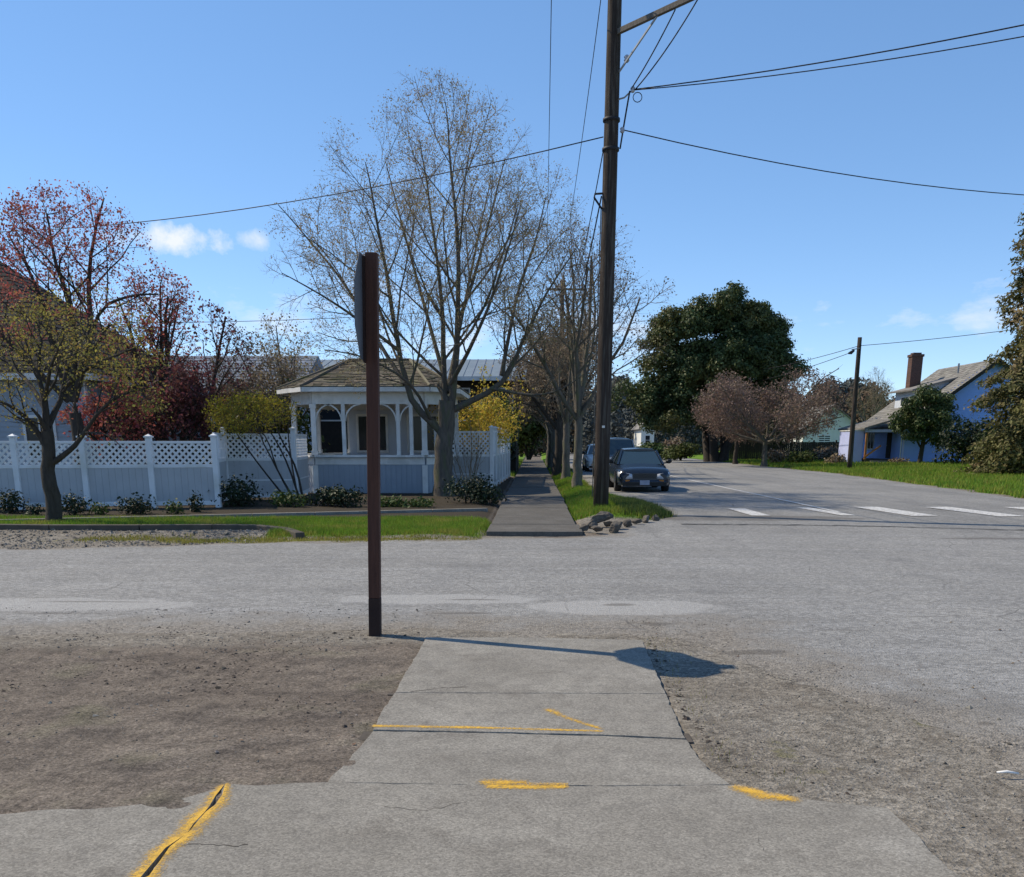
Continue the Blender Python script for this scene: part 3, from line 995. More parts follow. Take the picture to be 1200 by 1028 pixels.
def paint_poly(name, m, path, halfs, z, res=0.015, edge=0.75, strength=1.0, clip=None):
    """a soft sprayed band along a path: grid of cells whose attribute fades to the sides"""
    pts = np.array([[p[0], p[1]] for p in path])
    h = max(halfs)
    x0, y0 = pts.min(0) - h - .03
    x1, y1 = pts.max(0) + h + .03
    X, Y, f = gridmesh(np.arange(x0, x1 + res, res), np.arange(y0, y1 + res, res))
    best = np.full(X.shape, -1.0)
    for i in range(len(pts) - 1):
        a, b = pts[i], pts[i + 1]
        d = b - a
        t = np.clip(((X - a[0]) * d[0] + (Y - a[1]) * d[1]) / (d @ d), 0, 1)
        dist = np.hypot(X - a[0] - d[0] * t, Y - a[1] - d[1] * t)
        hh = halfs[i] + (halfs[i + 1] - halfs[i]) * t
        best = np.maximum(best, 1 - dist / hh)
    keep = (best[f] > -0.35).any(1)
    if clip is not None:                     # only the part on one side of the open joint
        cp, sg = clip
        o_ = np.argsort([p[1] for p in cp])
        lim = np.interp(Y, np.array([cp[i][1] for i in o_]), np.array([cp[i][0] for i in o_]))
        inside = (X - lim) * sg >= 0
        X = np.where(~inside & (np.abs(X - lim) < 2 * res), lim, X)
        inside = (X - lim) * sg >= -1e-6
        keep &= inside[f].all(1)
    f = f[keep]
    used = np.unique(f)
    rm = np.full(len(X), -1)
    rm[used] = np.arange(len(used))
    zz = np.full(len(used), z)
    return mesh_np(name, np.stack([X[used], Y[used], zz], 1), rm[f], m, kind='structure', attrs={'a': np.clip(best[used] / edge, -0.3, 1.0) * strength})


# along the diagonal crack, one band on each slab so that the gap stays open
for side, zc in ((-1, 0.030), (1, 0.036)):
    src = cr_l if side < 0 else cr_r
    paint_poly('yellow_mark', M['yellow'], jag[:10], [.045, .085, .105, .10, .11, .10, .095, .10, .10, .10], zc, 0.01, 0.95, clip=(src, side))
paint_poly('yellow_mark', M['yellow'], px((440, 851), (560, 853), (703, 857)), [.045, .04, .034], 0.0382, 0.01, 1.0, 0.95)
paint_poly('yellow_mark', M['yellow'], px((642, 832), (668, 843), (703, 854)), [.06, .055, .04], 0.0386, 0.01, 1.1, 0.9)
paint_poly('yellow_mark', M['yellow'], px((570, 916), (612, 916.5)), [.075, .07], 0.0342, 0.01, 1.0)
paint_poly('yellow_mark', M['yellow'], px((575, 921.5), (612, 922), (660, 922)), [.05, .055, .05], 0.0362, 0.01, 0.9)
paint_poly('yellow_mark', M['yellow'], px((615, 917.5), (662, 918.5)), [.05, .035], 0.0344, 0.01, 1.0, 0.75)
paint_poly('yellow_mark', M['yellow'], px((868, 924), (895, 932), (928, 936)), [.08, .11, .07], 0.0364, 0.01, 0.9)
paint_poly('yellow_mark', M['yellow'], px((866, 915), (890, 922), (925, 930)), [.03, .04, .02], 0.014, 0.01, 0.9, 0.8)

far = thing('far_pavement', None, None, (0, 0, 0))
far['kind'] = 'structure'
y = 16.75
r0 = random.Random(9)
k = 0
while y < 84:
    L = 1.52
    xl, xr = -0.82 + r0.uniform(-.02, .02), 0.84 + r0.uniform(-.02, .02)
    if k == 0: xr += .05
    MB().prism([(xl, y + .006), (xr, y + .006), (xr, y + L - .006), (xl, y + L - .006)], -0.06, 0.07 + r0.uniform(-.008, .008)).build('slab', M['shaded_concrete'], far, bevel=0.008)
    y += L
    k += 1
# thin concrete edging between lawn and planting bed; low timber kerb of the gravel bay
e0, e1 = P(-420, 622, 0.06), P(571, 598, 0.06)
mb = MB()
for k in range(12):
    a, b = e0.lerp(e1, k / 12), e0.lerp(e1, (k + 1) / 12)
    d = (b - a).normalized() * .006
    mb.beam(a + d, b - d, 0.13, 0.10)
mb.build('concrete_edging', M['concrete'], kind='structure', bevel=.006)
bay = thing('timber_kerb', 'low weathered timber kerb at the back of the gravel parking bay', 'kerb', (-8, 17.4, 0))
kp = [Vector((-19, 17.5, .06)), Vector((-16, 17.46, .06)), Vector((-13, 17.43, .06)), P(60, 620.5, 0.06), P(165, 620.5, .06), P(250, 620, .06), P(300, 620.5, .055), P(335, 624, .04), P(352, 630, .03)]
for a, b in zip(kp[:-1], kp[1:]):
    d = (b - a).normalized() * .006
    MB().beam(a + d, b - d, 0.16, 0.17).build('timber', M['weathered'], bay, bevel=.012)


# ------------------------------------------------------------------ loose stuff on the ground
def stones(name, pts, sizes, m, flat=0.65):
    n = len(pts)
    base = np.array([(1, 0, 0), (-1, 0, 0), (0, 1, 0), (0, -1, 0), (0, 0, 1), (0, 0, -1)], float)
    fc = np.array([(0, 2, 4), (2, 1, 4), (1, 3, 4), (3, 0, 4), (2, 0, 5), (1, 2, 5), (3, 1, 5), (0, 3, 5)])
    jit = rng.uniform(0.6, 1.25, (n, 6, 3))
    v = base[None] * jit + rng.normal(0, .16, (n, 6, 3))
    a = rng.uniform(0, 6.28, n)
    ca, sa = np.cos(a)[:, None], np.sin(a)[:, None]
    x, y = v[..., 0] * ca - v[..., 1] * sa, v[..., 0] * sa + v[..., 1] * ca
    v = np.stack([x, y, v[..., 2] * flat], -1) * np.asarray(sizes)[:, None, None] + np.asarray(pts)[:, None, :]
    f = (fc[None] + (np.arange(n) * 6)[:, None, None]).reshape(-1, 3)
    return mesh_np(name, v.reshape(-1, 3), f, m, kind='stuff')


def surf_z(X, Y):
    sd = road_sd(X, Y) + fbm(X, Y, 1.6, 4, 12) * 0.75 + fbm(X, Y, 9, 2, 13) * 0.12
    zr = np.where(sd > 0, 0.013 + 0.012 * sstep(0, 0.5, sd), 0.013 + np.clip(sd, -1, 0) * 0.10) + fbm(X, Y, 0.6, 3, 21) * 0.02 * sstep(0, 1, sd)
    return np.maximum(zr, ground_z(X, Y))


def on_slab(X, Y):
    a = (np.abs(X) < 0.95) & (Y > 4.1) & (Y < 7.75)
    b = (Y < 4.35) & (X > -3.2) & (X < 1.0)
    c = (Y < 4.05) & (X < 1.72)
    return a | b | c


n = 26000
X, Y = rng.uniform(0.85, 5.0, n), rng.uniform(2.6, 8.6, n)
sd = road_sd(X, Y)
keep = ~on_slab(X, Y) & (rng.uniform(0, 1, n) < np.clip(1.0 - sd * 0.6, 0.03, 1)) & (fbm(X, Y, 1.3, 3, 71) + rng.normal(0, .18, n) > -0.12)
X, Y = X[keep], Y[keep]
s = np.exp(rng.normal(-5.55, 0.42, len(X)))
stones('gravel', np.stack([X, Y, surf_z(X, Y) + s * .15], 1), s, M['pebble'])
n = 16000
X, Y = rng.uniform(-7, -0.85, n), rng.uniform(3.6, 9.0, n)
keep = ~on_slab(X, Y) & (rng.uniform(0, 1, n) < 0.35 + 0.6 * (Y > 7)) & (fbm(X, Y, 1.1, 3, 75) + rng.normal(0, .15, n) > 0.02)
X, Y = X[keep], Y[keep]
s = np.exp(rng.normal(-5.25, 0.45, len(X)))
stones('gravel', np.stack([X, Y, surf_z(X, Y) + s * .15], 1), s, M['pebble'])
# dark clods and leaf scraps lying in drifts on the bare soil
n = 9000
X, Y = rng.uniform(-7, -0.95, n), rng.uniform(4.0, 8.2, n)
keep = ~on_slab(X, Y) & (fbm(X, Y * 2.2, 0.9, 4, 81) + rng.normal(0, .05, n) > 0.12)
X, Y = X[keep], Y[keep]
s = np.exp(rng.normal(-5.0, 0.5, len(X)))
stones('soil_clods', np.stack([X, Y, surf_z(X, Y) + s * .1], 1), s, M['clod'], 0.5)
n = 170
e = rng.uniform(0, 1, n)
ex = np.interp(e, [0, .5, .8, 1], [0.91, 0.89, 1.0, 1.5])
ey = np.interp(e, [0, .5, .8, 1], [7.6, 5.3, 4.5, 4.15])
X, Y = ex + np.abs(rng.normal(0, .05, n)), ey + rng.normal(0, .06, n)
s = np.exp(rng.normal(-4.9, 0.5, n))
stones('soil_clods', np.stack([X, Y, surf_z(X, Y) + s * .1], 1), s, M['clod'], 0.5)
# dry leaf scraps blown over the bare soil and gravel
n = 700
X, Y = rng.uniform(-7, 4.5, n), rng.uniform(3.6, 8.4, n)
keep = ~on_slab(X, Y) & (fbm(X, Y, 0.8, 3, 91) > 0.02)
X, Y = X[keep], Y[keep]
FLAT = np.tile([0.0, 0.0, 4.0], (len(X), 1))
X_LL, Y_LL = X, Y
# coarse gravel of the parking bay across the street
n = 7000
X, Y = rng.uniform(-16, -4.6, n), rng.uniform(14.0, 17.35, n)
s = np.exp(rng.normal(-4.1, 0.4, n))
stones('bay_gravel', np.stack([X, Y, ground_z(X, Y) + s * .15], 1), s, M['pebble'])


def blades(name, X, Y, Z, h, wd, m, lean=0.5):
    n = len(X)
    a = rng.uniform(0, 6.28, n)
    dx, dy = np.cos(a), np.sin(a)
    h = h * rng.uniform(.5, 1.3, n)
    b = rng.uniform(0, 6.28, n)
    l = h * rng.uniform(0, lean, n)
    p0 = np.stack([X - dx * wd, Y - dy * wd, Z - .01], 1)
    p1 = np.stack([X + dx * wd, Y + dy * wd, Z - .01], 1)
    p2 = np.stack([X + np.cos(b) * l, Y + np.sin(b) * l, Z + h], 1)
    v = np.stack([p0, p1, p2], 1).reshape(-1, 3)
    return mesh_np(name, v, np.arange(3 * n).reshape(n, 3), m, kind='stuff')


def scatter_grass(name, box, n, h, wd, m, maskf, thr=0.0, zoff=0.0):
    X, Y = rng.uniform(box[0], box[1], n), rng.uniform(box[2], box[3], n)
    k = maskf(X, Y) + rng.normal(0, .12, n) > thr
    X, Y = X[k], Y[k]
    return tag(blades(name, X, Y, ground_z(X, Y) + zoff, h, wd, m), 'short bright green grass', 'grass')


scatter_grass('lawn_grass', (-5.6, -0.85, 15.9, 19.9), 60000, 0.075, 0.006, M['grass'], grass_mask)
scatter_grass('lawn_grass', (-18, -4.5, 17.5, 19.9), 60000, 0.075, 0.007, M['grass'], grass_mask)
scatter_grass('island_grass', (0.85, 3.2, 20, 40), 45000, 0.12, 0.009, M['grass'], grass_mask)
scatter_grass('island_grass', (0.85, 2.4, 40, 80), 15000, 0.14, 0.02, M['grass'], grass_mask)
scatter_grass('verge_grass', (14, 30, 24, 60), 75000, 0.16, 0.022, M['grass'], grass_mask)
scatter_grass('verge_grass', (15, 48, 60, 88), 40000, 0.18, 0.04, M['grass'], grass_mask)
scatter_grass('verge_grass', (-1.6, -0.9, 46, 84), 6000, 0.14, 0.02, M['grass'], grass_mask)
for bx_, n_, zz_ in (((-5.6, -0.9, 16.0, 19.8), 9000, .07), ((-18, -4.5, 17.6, 19.8), 12000, .07), ((0.9, 3.0, 20.2, 40), 8000, .1), ((14, 30, 24, 60), 24000, .15), ((15, 48, 60, 88), 12000, .17)):
    scatter_grass('dry_grass', bx_, n_, zz_, .008 if bx_[3] < 20 else .02, M['moss'], lambda X, Y: np.minimum(grass_mask(X, Y), fbm(X, Y, .9, 3, 55) + .05))
# rank tufts on the street side of the island
scatter_grass('island_grass', (1.9, 3.15, 20.1, 24), 14000, 0.15, 0.010, M['leaf_mid'], lambda X, Y: np.minimum(np.minimum(X - 1.9, left_edge(Y) - .05 - X), np.minimum(Y - 20.3, 24 - Y)))
mossf = lambda X, Y: 0.28 - np.abs(Y - (15.8 + fbm(X, Y, 0.7, 2, 9) * 0.5)) + fbm(X, Y, 2, 3, 77) * 0.7
scatter_grass('dry_grass', (-7.6, -0.85, 15.1, 16.6), 15000, 0.05, 0.007, M['moss'], mossf)
weed = lambda X, Y: 0.1 - np.abs(X - np.interp(Y, [4.2, 4.6, 5.3, 7.7], [1.3, 1.02, .98, .96])) + fbm(X, Y, 2, 3, 78) * 0.3
scatter_grass('dry_grass', (0.9, 1.6, 4.2, 7.7), 1500, 0.022, 0.0025, M['moss'], weed, 0.04)

# ------------------------------------------------------------------ tree makers
def norm(v):
    return v / max(v.length, 1e-9)


class Tree:
    def __init__(s, seed):
        s.r = random.Random(seed)
        s.ch = {}          # sides -> {K: [(pts, radii)]}
        s.tips = []

    def chain(s, pts, rad, grp):
        s.ch.setdefault(grp, {}).setdefault(len(pts), []).append((pts, rad))

    def grow(s, p, d, L, r, lvl, cfg):
        rr = s.r
        K = cfg['K'][lvl]
        wob, trop = cfg['wob'][lvl], cfg['trop'][lvl]
        pts, rad = [tuple(p)], [r]
        taper = cfg.get('taper', 0.35)
        step = L / K
        up = Vector((0, 0, 1))
        ds = [d]
        for k in range(K):
            d = norm(d + Vector((rr.gauss(0, wob), rr.gauss(0, wob), rr.gauss(0, wob))) + up * trop)
            p = p + d * step
            pts.append(tuple(p))
            ds.append(d)
            rad.append(r * (1 - (1 - taper) * (k + 1) / K))
        s.chain(pts, rad, cfg['grp'][lvl])
        s.kids(pts, rad, L, lvl, cfg)
        if lvl + 1 >= len(cfg['K']):
            s.tips.append((p, d))
            if rr.random() < .6: s.tips.append((Vector(pts[len(pts) // 2]), d))

    def kids(s, pts, rad, L, lvl, cfg, n=None, t0=0.25):
        if lvl + 1 >= len(cfg['K']): return
        rr = s.r
        n = n or max(1, int(round(cfg['n'][lvl] * rr.uniform(.8, 1.2))))
        K = len(pts) - 1
        az = rr.uniform(0, 6.28)
        for i in range(n):
            t = t0 + (1 - t0) * (i + rr.random()) / n
            f = min(t * K, K - 1e-4)
            k = int(f)
            a, b = Vector(pts[k]), Vector(pts[k + 1])
            q = a.lerp(b, f - k)
            ax = norm(b - a)
            az += 2.4 + rr.uniform(-.5, .5)
            u = ax.orthogonal().normalized()
            v = ax.cross(u)
            side = u * math.cos(az) + v * math.sin(az)
            if 'flat' in cfg: side = norm(Vector((side.x, side.y, side.z * cfg['flat'])))
            ang = cfg['ang'][lvl] * rr.uniform(.75, 1.25)
            dd = norm(ax * math.cos(ang) + side * math.sin(ang))
            ln = L * cfg['lr'][lvl] * (1.2 - 0.65 * t) * rr.uniform(.7, 1.2)
            r0 = rad[k] + (rad[k + 1] - rad[k]) * (f - k)
            if 'env' in cfg:
                # stay inside the crown outline
                e = cfg['env']
                for _ in range(3):
                    q2 = q + dd * ln
                    if sum(((q2[j] - e[j]) / e[3 + j]) ** 2 for j in range(3)) > 1: ln *= .72
            if ln < cfg.get('min', .12): continue
            s.grow(q, dd, ln, min(r0 * .85, max(cfg['rmin'], r0 * cfg['rr'][lvl])), lvl + 1, cfg)

    def limb(s, pts, r0, r1, cfg, n, grp, lvl=0, t0=0.2, smooth=3):
        """an explicit main limb through given points, then side branches off it"""
        P_ = [Vector(p) for p in pts]
        out = []
        for i in range(len(P_) - 1):
            p0, p1, p2, p3 = P_[max(i - 1, 0)], P_[i], P_[i + 1], P_[min(i + 2, len(P_) - 1)]
            for k in range(smooth):
                t = k / smooth
                out.append(0.5 * ((2 * p1) + (p2 - p0) * t + (2 * p0 - 5 * p1 + 4 * p2 - p3) * t * t + (3 * p1 - p0 - 3 * p2 + p3) * t ** 3))
        out.append(P_[-1])
        K = len(out)
        out = [q + Vector((s.r.gauss(0, min(.02, r0 * .1)), s.r.gauss(0, min(.02, r0 * .1)), 0)) if 0 < i < K - 1 else q for i, q in enumerate(out)]
        rad = [r0 + (r1 - r0) * (i / (K - 1)) ** .8 for i in range(K)]
        pt = [tuple(q) for q in out]
        s.chain(pt, rad, grp)
        L = sum((out[i + 1] - out[i]).length for i in range(K - 1))
        s.kids(pt, rad, L, lvl, cfg, n, t0)
        s.tips.append((out[-1], norm(out[-1] - out[-2])))

    def mesh(s, name, grp, sides, m, parent):
        V, F, off = [], [], 0
        for K, lst in s.ch.get(grp, {}).items():
            pts = np.array([c[0] for c in lst])           # n K 3
            rad = np.array([c[1] for c in lst])
            d = np.gradient(pts, axis=1)
            d /= np.linalg.norm(d, axis=2, keepdims=True) + 1e-9
            ref = np.where(np.abs(d[:, :1, 2:3]) < 0.8, np.array([0, 0, 1.0]), np.array([1.0, 0, 0]))
            u = np.cross(d, ref)
            u /= np.linalg.norm(u, axis=2, keepdims=True) + 1e-9
            v = np.cross(d, u)
            a = np.arange(sides) * 2 * np.pi / sides
            ring = pts[:, :, None] + rad[:, :, None, None] * (u[:, :, None] * np.cos(a)[None, None, :, None] + v[:, :, None] * np.sin(a)[None, None, :, None])
            n = len(lst)
            V.append(ring.reshape(-1, 3))
            idx = np.arange(n * K * sides).reshape(n, K, sides) + off
            nx = np.roll(idx, -1, 2)
            F.append(np.stack([idx[:, :-1], nx[:, :-1], nx[:, 1:], idx[:, 1:]], -1).reshape(-1, 4))
            off += n * K * sides
        if not V: return None
        return mesh_np(name, np.concatenate(V), np.concatenate(F), m, parent, smooth=True, kind='stuff' if name in ('twigs', 'limb', 'branch', 'stem') else None)


def leaf_mesh(name, pts, size, m, parent=None, kind=None, outward=None, elong=1.5, org=None, droop=0.0):
    """many small leaf quads (kite shaped), each its own island"""
    pts = np.asarray(pts, float)
    n = len(pts)
    nr = rng.normal(0, 1, (n, 3))
    if outward is not None: nr = nr * 0.6 + outward
    nr[:, 2] += 0.35
    nr /= np.linalg.norm(nr, axis=1, keepdims=True)
    t = rng.normal(0, 1, (n, 3))
    t[:, 2] -= droop
    t -= nr * (t * nr).sum(1, keepdims=True)
    t /= np.linalg.norm(t, axis=1, keepdims=True) + 1e-9
    b = np.cross(nr, t)
    s = (size * rng.uniform(.55, 1.4, n))[:, None]
    v = np.stack([pts - t * s * elong * .5, pts + b * s * .5 + nr * s * .12, pts + t * s * elong * .5, pts - b * s * .5 + nr * s * .12], 1).reshape(-1, 3)
    return mesh_np(name, v, np.arange(4 * n).reshape(n, 4), m, parent, kind=kind, org=org)


leaf_mesh('leaf_litter', np.stack([X_LL, Y_LL, surf_z(X_LL, Y_LL) + .006], 1), .016, M['leaf_litter'], None, kind='stuff', outward=FLAT)


def tip_cloud(tips, per, spread):
    p = np.array([tuple(t[0]) for t in tips])
    p = np.repeat(p, per, 0)
    return p + rng.normal(0, spread, p.shape)


def clump_cloud(clumps, per, hollow=0.5):
    """clumps: (x,y,z,rx,ry,rz) -> points in the outer part of each lumpy clump, with outward normals"""
    ps, ns = [], []
    for (x, y, z, rx, ry, rz) in clumps:
        n = int(per * (rx * ry * rz) ** (2 / 3))
        d = rng.normal(0, 1, (n, 3))
        d /= np.linalg.norm(d, axis=1, keepdims=True)
        lump = 1 + 0.35 * np.sin(d[:, 0] * 5 + x) * np.sin(d[:, 1] * 5 + y) * np.sin(d[:, 2] * 5 + z) + rng.normal(0, .07, n)
        rad = (hollow + (1 - hollow) * rng.uniform(0, 1, n) ** .6) * lump
        ps.append(np.array([x, y, z]) + d * rad[:, None] * np.array([rx, ry, rz]))
        ns.append(d)
    return np.concatenate(ps), np.concatenate(ns)


# ------------------------------------------------------------------ buildings
def courses(mb, el, er, rr_, rl, n, w_, th=0.03, jit=0.012, seed=0):
    """a roof face laid with shingles: el,er eave corners, rr_,rl ridge corners"""
    r = random.Random(seed)
    el, er, rr_, rl = map(Vector, (el, er, rr_, rl))
    nrm = (er - el).cross(rl - el).normalized()
    for i in range(n):
        t0, t1 = i / n, min(1.0, (i + 1.25) / n)
        a0, b0 = el.lerp(rl, t0), er.lerp(rr_, t0)
        a1, b1 = el.lerp(rl, t1), er.lerp(rr_, t1)
        L = (b0 - a0).length
        k = max(1, int(L / w_))
        o = r.random() * .5
        cuts = [0] + [min(1, max(0, (j + o) / k)) for j in range(1, k)] + [1]
        for u0, u1 in zip(cuts[:-1], cuts[1:]):
            if u1 - u0 < 1e-3: continue
            g = 0.004 / max(L, .1)
            lift = th + r.uniform(-jit, jit) * .5
            dz = nrm * lift
            dz1 = nrm * .006
            s = (el.lerp(rl, t0) - el.lerp(rl, t1)).normalized() * r.uniform(-jit, jit)
            q = [a0.lerp(b0, u0 + g) + dz + s, a0.lerp(b0, u1 - g) + dz + s, a1.lerp(b1, u1 - g) + dz1, a1.lerp(b1, u0 + g) + dz1]
            c = [a0.lerp(b0, u0 + g) + s, a0.lerp(b0, u1 - g) + s]
            mb.add(q + c, [(0, 1, 2, 3), (4, 5, 1, 0)])


def siding(mb, p0, p1, z0, z1, out, pitch=0.15, th=0.02, holes=()):
    """lap boards on a wall from p0 to p1 (xy), leaving out window rectangles (u0,u1,z0,z1)"""
    p0, p1 = Vector((p0[0], p0[1], 0)), Vector((p1[0], p1[1], 0))
    L = (p1 - p0).length
    d = (p1 - p0) / L
    o = Vector((out[0], out[1], 0)).normalized()
    z = z0
    while z < z1 - .01:
        zt = min(z + pitch, z1)
        segs = [(0, L)]
        for (u0, u1, h0, h1) in holes:
            if h0 < zt and h1 > z:
                ns = []
                for a, b in segs:
                    if u1 <= a or u0 >= b: ns.append((a, b)); continue
                    if u0 > a: ns.append((a, u0))
                    if u1 < b: ns.append((u1, b))
                segs = ns
        for a, b in segs:
            A, B = p0 + d * a, p0 + d * b
            up = Vector((0, 0, 1))
            v = [A + up * z + o * th, B + up * z + o * th, B + up * zt + o * .003, A + up * zt + o * .003, A + up * z, B + up * z]
            mb.add(v, [(0, 1, 2, 3), (4, 5, 1, 0)])
        z += pitch


def add_window(parent, p, d, o, w_, h, z, frame=0.09, bars=(1, 1), wall=None):
    """a window centred at p (xy) on a wall running along d, facing o; sill height z"""
    p, d, o = Vector((p[0], p[1], 0)), Vector((d[0], d[1], 0)).normalized(), Vector((o[0], o[1], 0)).normalized()
    up = Vector((0, 0, 1))
    f = MB()

    def bar(u0, u1, z0, z1, dep, th):
        a = p + d * u0 + o * dep
        vs = []
        for zz in (z0, z1):
            for (uu, oo) in ((u0, 0), (u1, 0), (u1, th), (u0, th)):
                vs.append(p + d * uu + o * (dep + oo) + up * zz)
        f.add(vs, [(0, 3, 2, 1), (4, 5, 6, 7), (0, 1, 5, 4), (1, 2, 6, 5), (2, 3, 7, 6), (3, 0, 4, 7)])
    hw = w_ / 2
    bar(-hw - frame, -hw, z - frame, z + h + frame, 0, .05)
    bar(hw, hw + frame, z - frame, z + h + frame, 0, .05)
    bar(-hw, hw, z + h, z + h + frame, 0, .05)
    bar(-hw, hw, z - frame, z, 0, .07)
    for i in range(1, bars[0]):
        u = -hw + w_ * i / bars[0]
        bar(u - .025, u + .025, z, z + h, .0, .035)
    for i in range(1, bars[1]):
        q = z + h * i / bars[1]
        bar(-hw, hw, q - .02, q + .02, .0, .033)
    fr = f.build('window', M['trim'], parent)
    g = MB()
    a, b = p - d * hw + o * .012, p + d * hw + o * .012
    g.add([a + up * z, b + up * z, b + up * (z + h), a + up * (z + h)], [(0, 1, 2, 3)])
    g.build('pane', M['window'], fr)
    return fr


# --- dark roofed house at the far left
hs = thing('house', 'grey sided house with steep dark shingle roof at left edge behind red leaved tree', 'house', (-16, 31, 0))
x0, x1, y0, y1, ze, zr = -24.8, -14.4, 31.2, 42.0, 3.7, 8.1
mb = MB()
siding(mb, (x0, y0), (x1, y0), 0, ze, (0, -1), 0.16, .02, [(8.35, 9.25, 1.1, 2.35), (4.4, 5.7, 1.1, 2.4)])
siding(mb, (x1, y0), (x1, y1), 0, ze, (1, 0), 0.16, .02)
mb.build('siding', M['greywall'], hs, kind='stuff')
MB().box((x0, y0 + .01, 0), (x1 - .01, y1, ze)).build('wall', M['greywall'], hs)
add_window(hs, (x0 + 8.8, y0), (1, 0), (0, -1), .9, 1.25, 1.1, .09, (2, 1))
add_window(hs, (x0 + 5.05, y0), (1, 0), (0, -1), 1.3, 1.3, 1.1, .09, (2, 1))
mb = MB()
ov = .45
ef, eb = (x0 - ov, x1 + ov), (y0 - ov, y1 + ov)
rdg = (Vector((-22.5, 36.2, zr)), Vector((-19.6, 36.2, zr)))
A, B_, Cc, D = Vector((ef[0], eb[0], ze - .1)), Vector((ef[1], eb[0], ze - .1)), Vector((ef[1], eb[1], ze - .1)), Vector((ef[0], eb[1], ze - .1))
mb.add([A, B_, rdg[1], rdg[0]], [(0, 1, 2, 3)]).add([B_, Cc, rdg[1]], [(0, 1, 2)]).add([Cc, D, rdg[0], rdg[1]], [(0, 1, 2, 3)]).add([D, A, rdg[0]], [(0, 1, 2)])
rf = mb.build('roof', M['roof_dark'], hs)
mb = MB()
courses(mb, A, B_, rdg[1], rdg[0], 26, .45, .03, .01, 1)
courses(mb, B_, Cc, rdg[1], rdg[1] + Vector((0, .01, 0)), 26, .45, .03, .01, 2)
mb.build('shingles', M['roof_dark'], rf, kind='stuff')
mb = MB()
mb.beam(A, B_, .03, .2).beam(B_, Cc, .03, .2)
mb.build('fascia', M['trim'], hs)
MB().box((x1 - .02, y0 - .03, 0), (x1 + .03, y0 + .12, ze - .12)).build('corner_board', M['trim'], hs)

# --- pale house behind the dark red trees
hb = thing('house', 'pale grey house with white corner board behind dark red plum trees', 'house', (-12, 45, 0))
x0, x1, y0, y1, ze, zr = -18.5, -11.1, 45, 53, 3.7, 5.75
mb = MB()
siding(mb, (x0, y0), (x1, y0), 0, ze, (0, -1), .18)
mb.build('siding', M['palewall'], hb, kind='stuff')
MB().box((x0, y0 + .01, 0), (x1 - .01, y1, ze)).build('wall', M['palewall'], hb)
MB().box((x1 - .12, y0 - .04, 0), (x1 + .03, y0 + .05, ze - .1)).build('corner_board', M['trim'], hb)
add_window(hb, (-13.5, y0), (1, 0), (0, -1), 1.0, 1.2, 1.5, .09, (2, 1))
A, B_, Cc, D = Vector((x0 - .4, y0 - .5, ze)), Vector((x1 + .4, y0 - .5, ze)), Vector((x1 + .4, y1 + .5, ze)), Vector((x0 - .4, y1 + .5, ze))
r0_, r1_ = Vector((x0 - .4, 49, zr)), Vector((x1 + .4, 49, zr))
mb = MB().add([A, B_, r1_, r0_], [(0, 1, 2, 3)]).add([Cc, D, r0_, r1_], [(0, 1, 2, 3)]).add([B_, Cc, r1_], [(0, 1, 2)])
rf = mb.build('roof', M['roof_blue'], hb)
mb = MB()
courses(mb, A, B_, r1_, r0_, 14, .6, .03, .01, 5)
mb.build('shingles', M['roof_blue'], rf, kind='stuff')

# --- long building behind the gazebo
hl = thing('house', 'long low building with blue grey roof rising behind the gazebo', 'house', (-6, 48, 0))
x0, x1, y0, y1, ze, zr = -12.5, -0.9, 50, 60, 4.75, 6.05
mb = MB()
hol = [(1.2 + i * 2.2, 2.6 + i * 2.2, 2.7, 4.2) for i in range(5)]
siding(mb, (x0, y0), (x1, y0), 0, ze, (0, -1), .2, .02, hol)
mb.build('siding', M['dark_wood'], hl, kind='stuff')
MB().box((x0, y0 + .01, 0), (x1, y1, ze)).build('wall', M['dark_wood'], hl)
for h in hol:
    add_window(hl, (x0 + (h[0] + h[1]) / 2, y0), (1, 0), (0, -1), 1.4, 1.5, 2.7, .07, (1, 1))
A, B_ = Vector((x0 - .5, y0 - .9, ze)), Vector((x1 + .5, y0 - .9, ze))
r0_, r1_ = Vector((x0 - .5, 55, zr)), Vector((x1 + .5, 55, zr))
Cc, D = Vector((x1 + .5, 61, ze)), Vector((x0 - .5, 61, ze))
rf = MB().add([A, B_, r1_, r0_], [(0, 1, 2, 3)]).add([Cc, D, r0_, r1_], [(0, 1, 2, 3)]).add([B_, Cc, r1_], [(0, 1, 2)]).build('roof', M['roof_blue'], hl)
mb = MB()
u = A
while u.x < B_.x:
    mb.beam((u.x, A.y, A.z + .01), (u.x, 55, zr + .01), .03, .03)
    u = u + Vector((.45, 0, 0))
mb.build('standing_seams', M['roof_blue'], rf, kind='stuff')
MB().beam(A - Vector((0, .02, .08)), B_ - Vector((0, .02, .08)), .04, .2).build('fascia', M['trim'], hl)

# --- gazebo with mossy roof
gz = thing('gazebo', 'white gazebo with mossy shingle roof and blue grey half wall behind the wooden post', 'gazebo', (-4.9, 32.5, 0))
foot = [(-6.75, 29.8), (-3.35, 29.8), (-2.75, 30.7), (-2.75, 34.6), (-3.35, 35.6), (-6.75, 35.6), (-7.65, 34.4), (-7.65, 31.0)]
cx, cy = -4.925, 32.7
ZW, ZB, ZE = 1.14, 2.72, 3.2


def grow_poly(pts, s):
    out = []
    n = len(pts)
    for i in range(n):
        p = Vector(pts[i]); a = Vector(pts[i - 1]); b = Vector(pts[(i + 1) % n])
        n1 = Vector(((p - a).y, -(p - a).x)).normalized()
        n2 = Vector(((b - p).y, -(b - p).x)).normalized()
        m_ = (n1 + n2)
        out.append(p + m_ * s / (1 + n1.dot(n2)))
    return out


